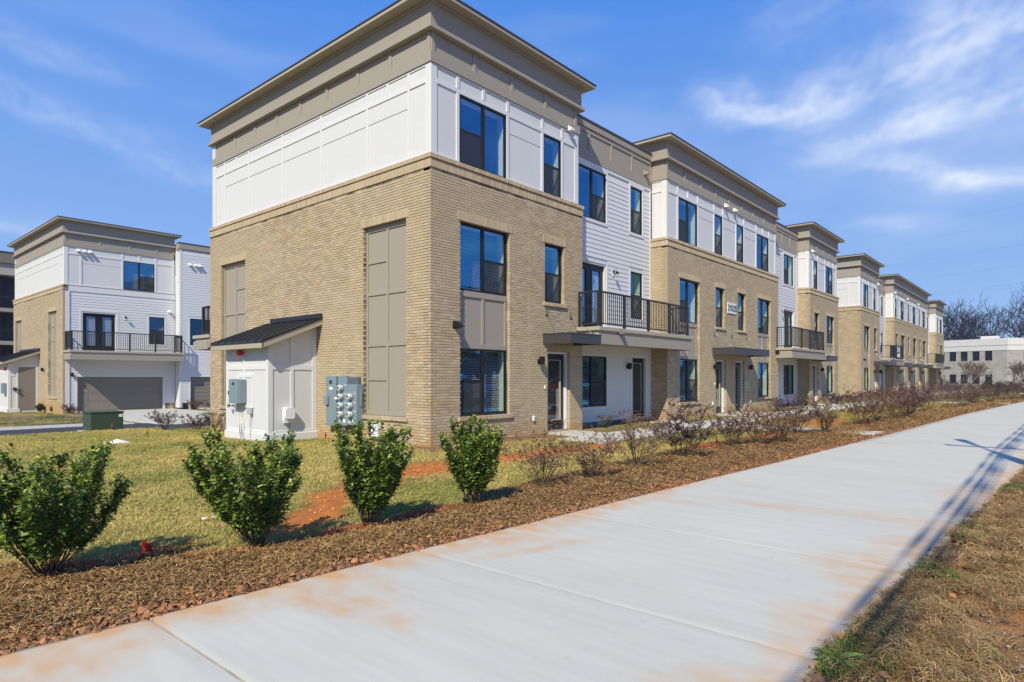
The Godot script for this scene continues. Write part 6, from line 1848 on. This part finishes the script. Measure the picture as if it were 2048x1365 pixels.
	var wires := [["highest thin power line crossing the sky at the right", Vector3(167.8, 40.8, 17.3), Vector3(229.8, 46.5, -63.8)], ["second power line from the top at the right", Vector3(167.8, 38.2, 17.3), Vector3(240.5, 44.2, -51.4)], ["third power line from the top at the right", Vector3(167.8, 31.7, 17.3), Vector3(240.5, 39.3, -51.4)], ["fourth power line from the top at the right", Vector3(167.8, 27.0, 17.3), Vector3(245.3, 34.7, -46.0)], ["fifth power line from the top, one of a close pair", Vector3(167.8, 23.4, 17.3), Vector3(250.1, 29.5, -40.5)], ["lowest power line over the bare trees", Vector3(167.8, 22.2, 17.3), Vector3(252.4, 29.5, -37.8)]]
	for w in wires:
		var a: Vector3 = w[1]; var c: Vector3 = w[2]
		var g := Geo.new()
		var pts := []; var rr := []
		for i in 17:
			var fr := i / 16.0
			pts.append(a.lerp(c, fr) + Vector3.DOWN * 4.0 * fr * (1.0 - fr) * 0.4 - a); rr.append(0.013)
		g.tube(pts, rr, 5, false)
		tag(put("power_line", g.mesh(), M.wire, self, Transform3D(Basis.IDENTITY, a)), w[0], "power line", "power lines far off in the sky")

# ---------------------------------------------------------------- sky, camera, light
func sky_image() -> ImageTexture:
	var w := 1536; var h := 768
	var im := Image.create(w, h, false, Image.FORMAT_RGBF)
	var n1 := FastNoiseLite.new(); n1.seed = 7; n1.frequency = 0.5; n1.fractal_octaves = 5
	var n2 := FastNoiseLite.new(); n2.seed = 17; n2.frequency = 1.1; n2.fractal_octaves = 5
	# thin streaks of high cloud: [azimuth, elevation, azimuth, elevation, half width, strength] in degrees
	var streaks := [[65.0, 22.9, 71.5, 20.8, 1.1, 0.42], [67.5, 21.3, 77.0, 20.6, 1.5, 0.55], [73.0, 20.8, 85.0, 23.0, 2.2, 0.45], [82.0, 23.5, 92.0, 24.5, 4.0, 0.60], [74.0, 17.4, 84.0, 18.2, 1.1, 0.45], [80.0, 18.2, 96.0, 19.5, 2.4, 0.60], [77.0, 16.4, 86.0, 13.8, 0.8, 0.45], [83.0, 13.9, 96.0, 13.3, 1.3, 0.65], [77.0, 11.5, 83.0, 11.4, 0.6, 0.28], [70.0, 26.5, 84.0, 29.0, 3.0, 0.16], [6.0, 23.0, 18.0, 21.6, 1.1, 0.20], [5.0, 20.6, 14.0, 18.4, 0.9, 0.20], [13.0, 18.6, 26.0, 14.8, 1.5, 0.20], [2.0, 11.2, 14.0, 10.4, 0.8, 0.35], [51.5, 27.4, 56.5, 26.2, 0.8, 0.10], [108.0, 22.0, 134.0, 27.0, 3.0, 0.5], [150.0, 17.0, 186.0, 21.0, 2.6, 0.4], [200.0, 30.0, 236.0, 24.0, 3.5, 0.45], [255.0, 16.0, 290.0, 20.0, 2.4, 0.4], [-50.0, 26.0, -20.0, 20.0, 3.0, 0.35], [110.0, 12.0, 150.0, 11.0, 1.5, 0.5]]
	for j in h:
		var el := PI * 0.5 - PI * (j + 0.5) / h
		var e := rad_to_deg(el)
		for i in w:
			var az := wrapf(360.0 * (i + 0.5) / w, -180.0, 180.0)             # from -z round to +x
			var c: Vector3
			if e < 0.0: c = Vector3(0.30, 0.28, 0.25)
			else:
				var t := clampf(e / 40.0, 0.0, 1.0)
				var zen := Vector3(0.022, 0.178, 0.65); var hor := Vector3(0.41, 0.60, 0.83)
				c = hor.lerp(zen, pow(t, 0.52))
				if e < 45.0:
					var d := Vector3(cos(el) * sin(deg_to_rad(az)), sin(el), -cos(el) * cos(deg_to_rad(az)))
					var k := 0.0
					var wx := n2.get_noise_3d(d.x * 9.0, d.y * 22.0, d.z * 9.0)
					var wy := n1.get_noise_3d(d.x * 11.0 + 5.0, d.y * 40.0, d.z * 11.0)
					for s in streaks:
						var x := wrapf(az - s[0], -180.0, 180.0); var len_: float = s[2] - s[0]
						if x < -8.0 or x > len_ + 8.0: continue
						var f := clampf(x / len_, 0.0, 1.0)
						var mid: float = lerpf(s[1], s[3], f) + wy * 1.3
						var fade := smoothstep(-2.5, 2.0, x) * smoothstep(-2.5, 2.0, len_ - x)
						var off: float = (e - mid) / s[4]
						var fib := n2.get_noise_2d(x * 0.22 + s[0] * 3.0, off * 1.9 - x * 0.12) + 0.7 * n2.get_noise_2d(x * 0.5 + s[0], off * 5.5 - x * 0.35)
						k += 0.62 * s[5] * fade * exp(-off * off * (0.8 if off > 0.0 else 2.2)) * maxf(0.0, 0.95 + 0.3 * wx + 0.75 * fib)
					k += clampf(n1.get_noise_3d(d.x * 2.2, d.y * 9.0, d.z * 2.2) * 0.4 - 0.03, 0.0, 0.12)
					c = c.lerp(Vector3(0.76, 0.81, 0.90), clampf(k, 0.0, 0.85))
			im.set_pixel(i, j, Color(c.x, c.y, c.z))
	return ImageTexture.create_from_image(im)

func _ready() -> void:
	var cam := Camera3D.new()
	cam.name = "camera"
	add_child(cam)
	cam.keep_aspect = Camera3D.KEEP_HEIGHT
	cam.set_frustum(1365.0 / 1269.0 * 0.05, Vector2(0.0, 72.5 / 1269.0 * 0.05), 0.05, 2000.0)
	cam.position = EYE
	cam.rotation_degrees = Vector3(0, LOOK - 90.0, 0)
	cam.current = true
	var env := Environment.new()
	env.background_mode = Environment.BG_SKY
	env.tonemap_mode = Environment.TONE_MAPPER_LINEAR
	env.tonemap_exposure = 1.2
	var sm := PanoramaSkyMaterial.new()
	sm.panorama = sky_image()
	sm.energy_multiplier = 1.0
	env.sky = Sky.new()
	env.sky.sky_material = sm
	env.background_energy_multiplier = 1.0
	env.sdfgi_enabled = true; env.ssao_enabled = true; env.ssil_enabled = true
	env.fog_enabled = true; env.fog_density = 0.0004; env.fog_light_color = Color(0.72, 0.8, 0.95)
	var we := WorldEnvironment.new()
	we.name = "environment"
	we.environment = env
	add_child(we)
	var sun := DirectionalLight3D.new()
	sun.name = "sun"
	sun.light_color = Color(1.0, 0.965, 0.87)
	sun.light_energy = 1.42
	sun.light_angular_distance = 0.53
	sun.shadow_enabled = true
	add_child(sun)
	sun.look_at_from_position(Vector3.ZERO, SUN, Vector3.UP)
	rng.seed = 5
	make_materials()
	mat("label_dark_cloth", 0.025, 0.027, 0.032, 0.8)
	ground()
	paths()
	near_row()
	far_row()
	garage_house()
	far_blocks()
	sheds()
	near_details()
	plants()
	small_things()
	across_the_street()
	covers()
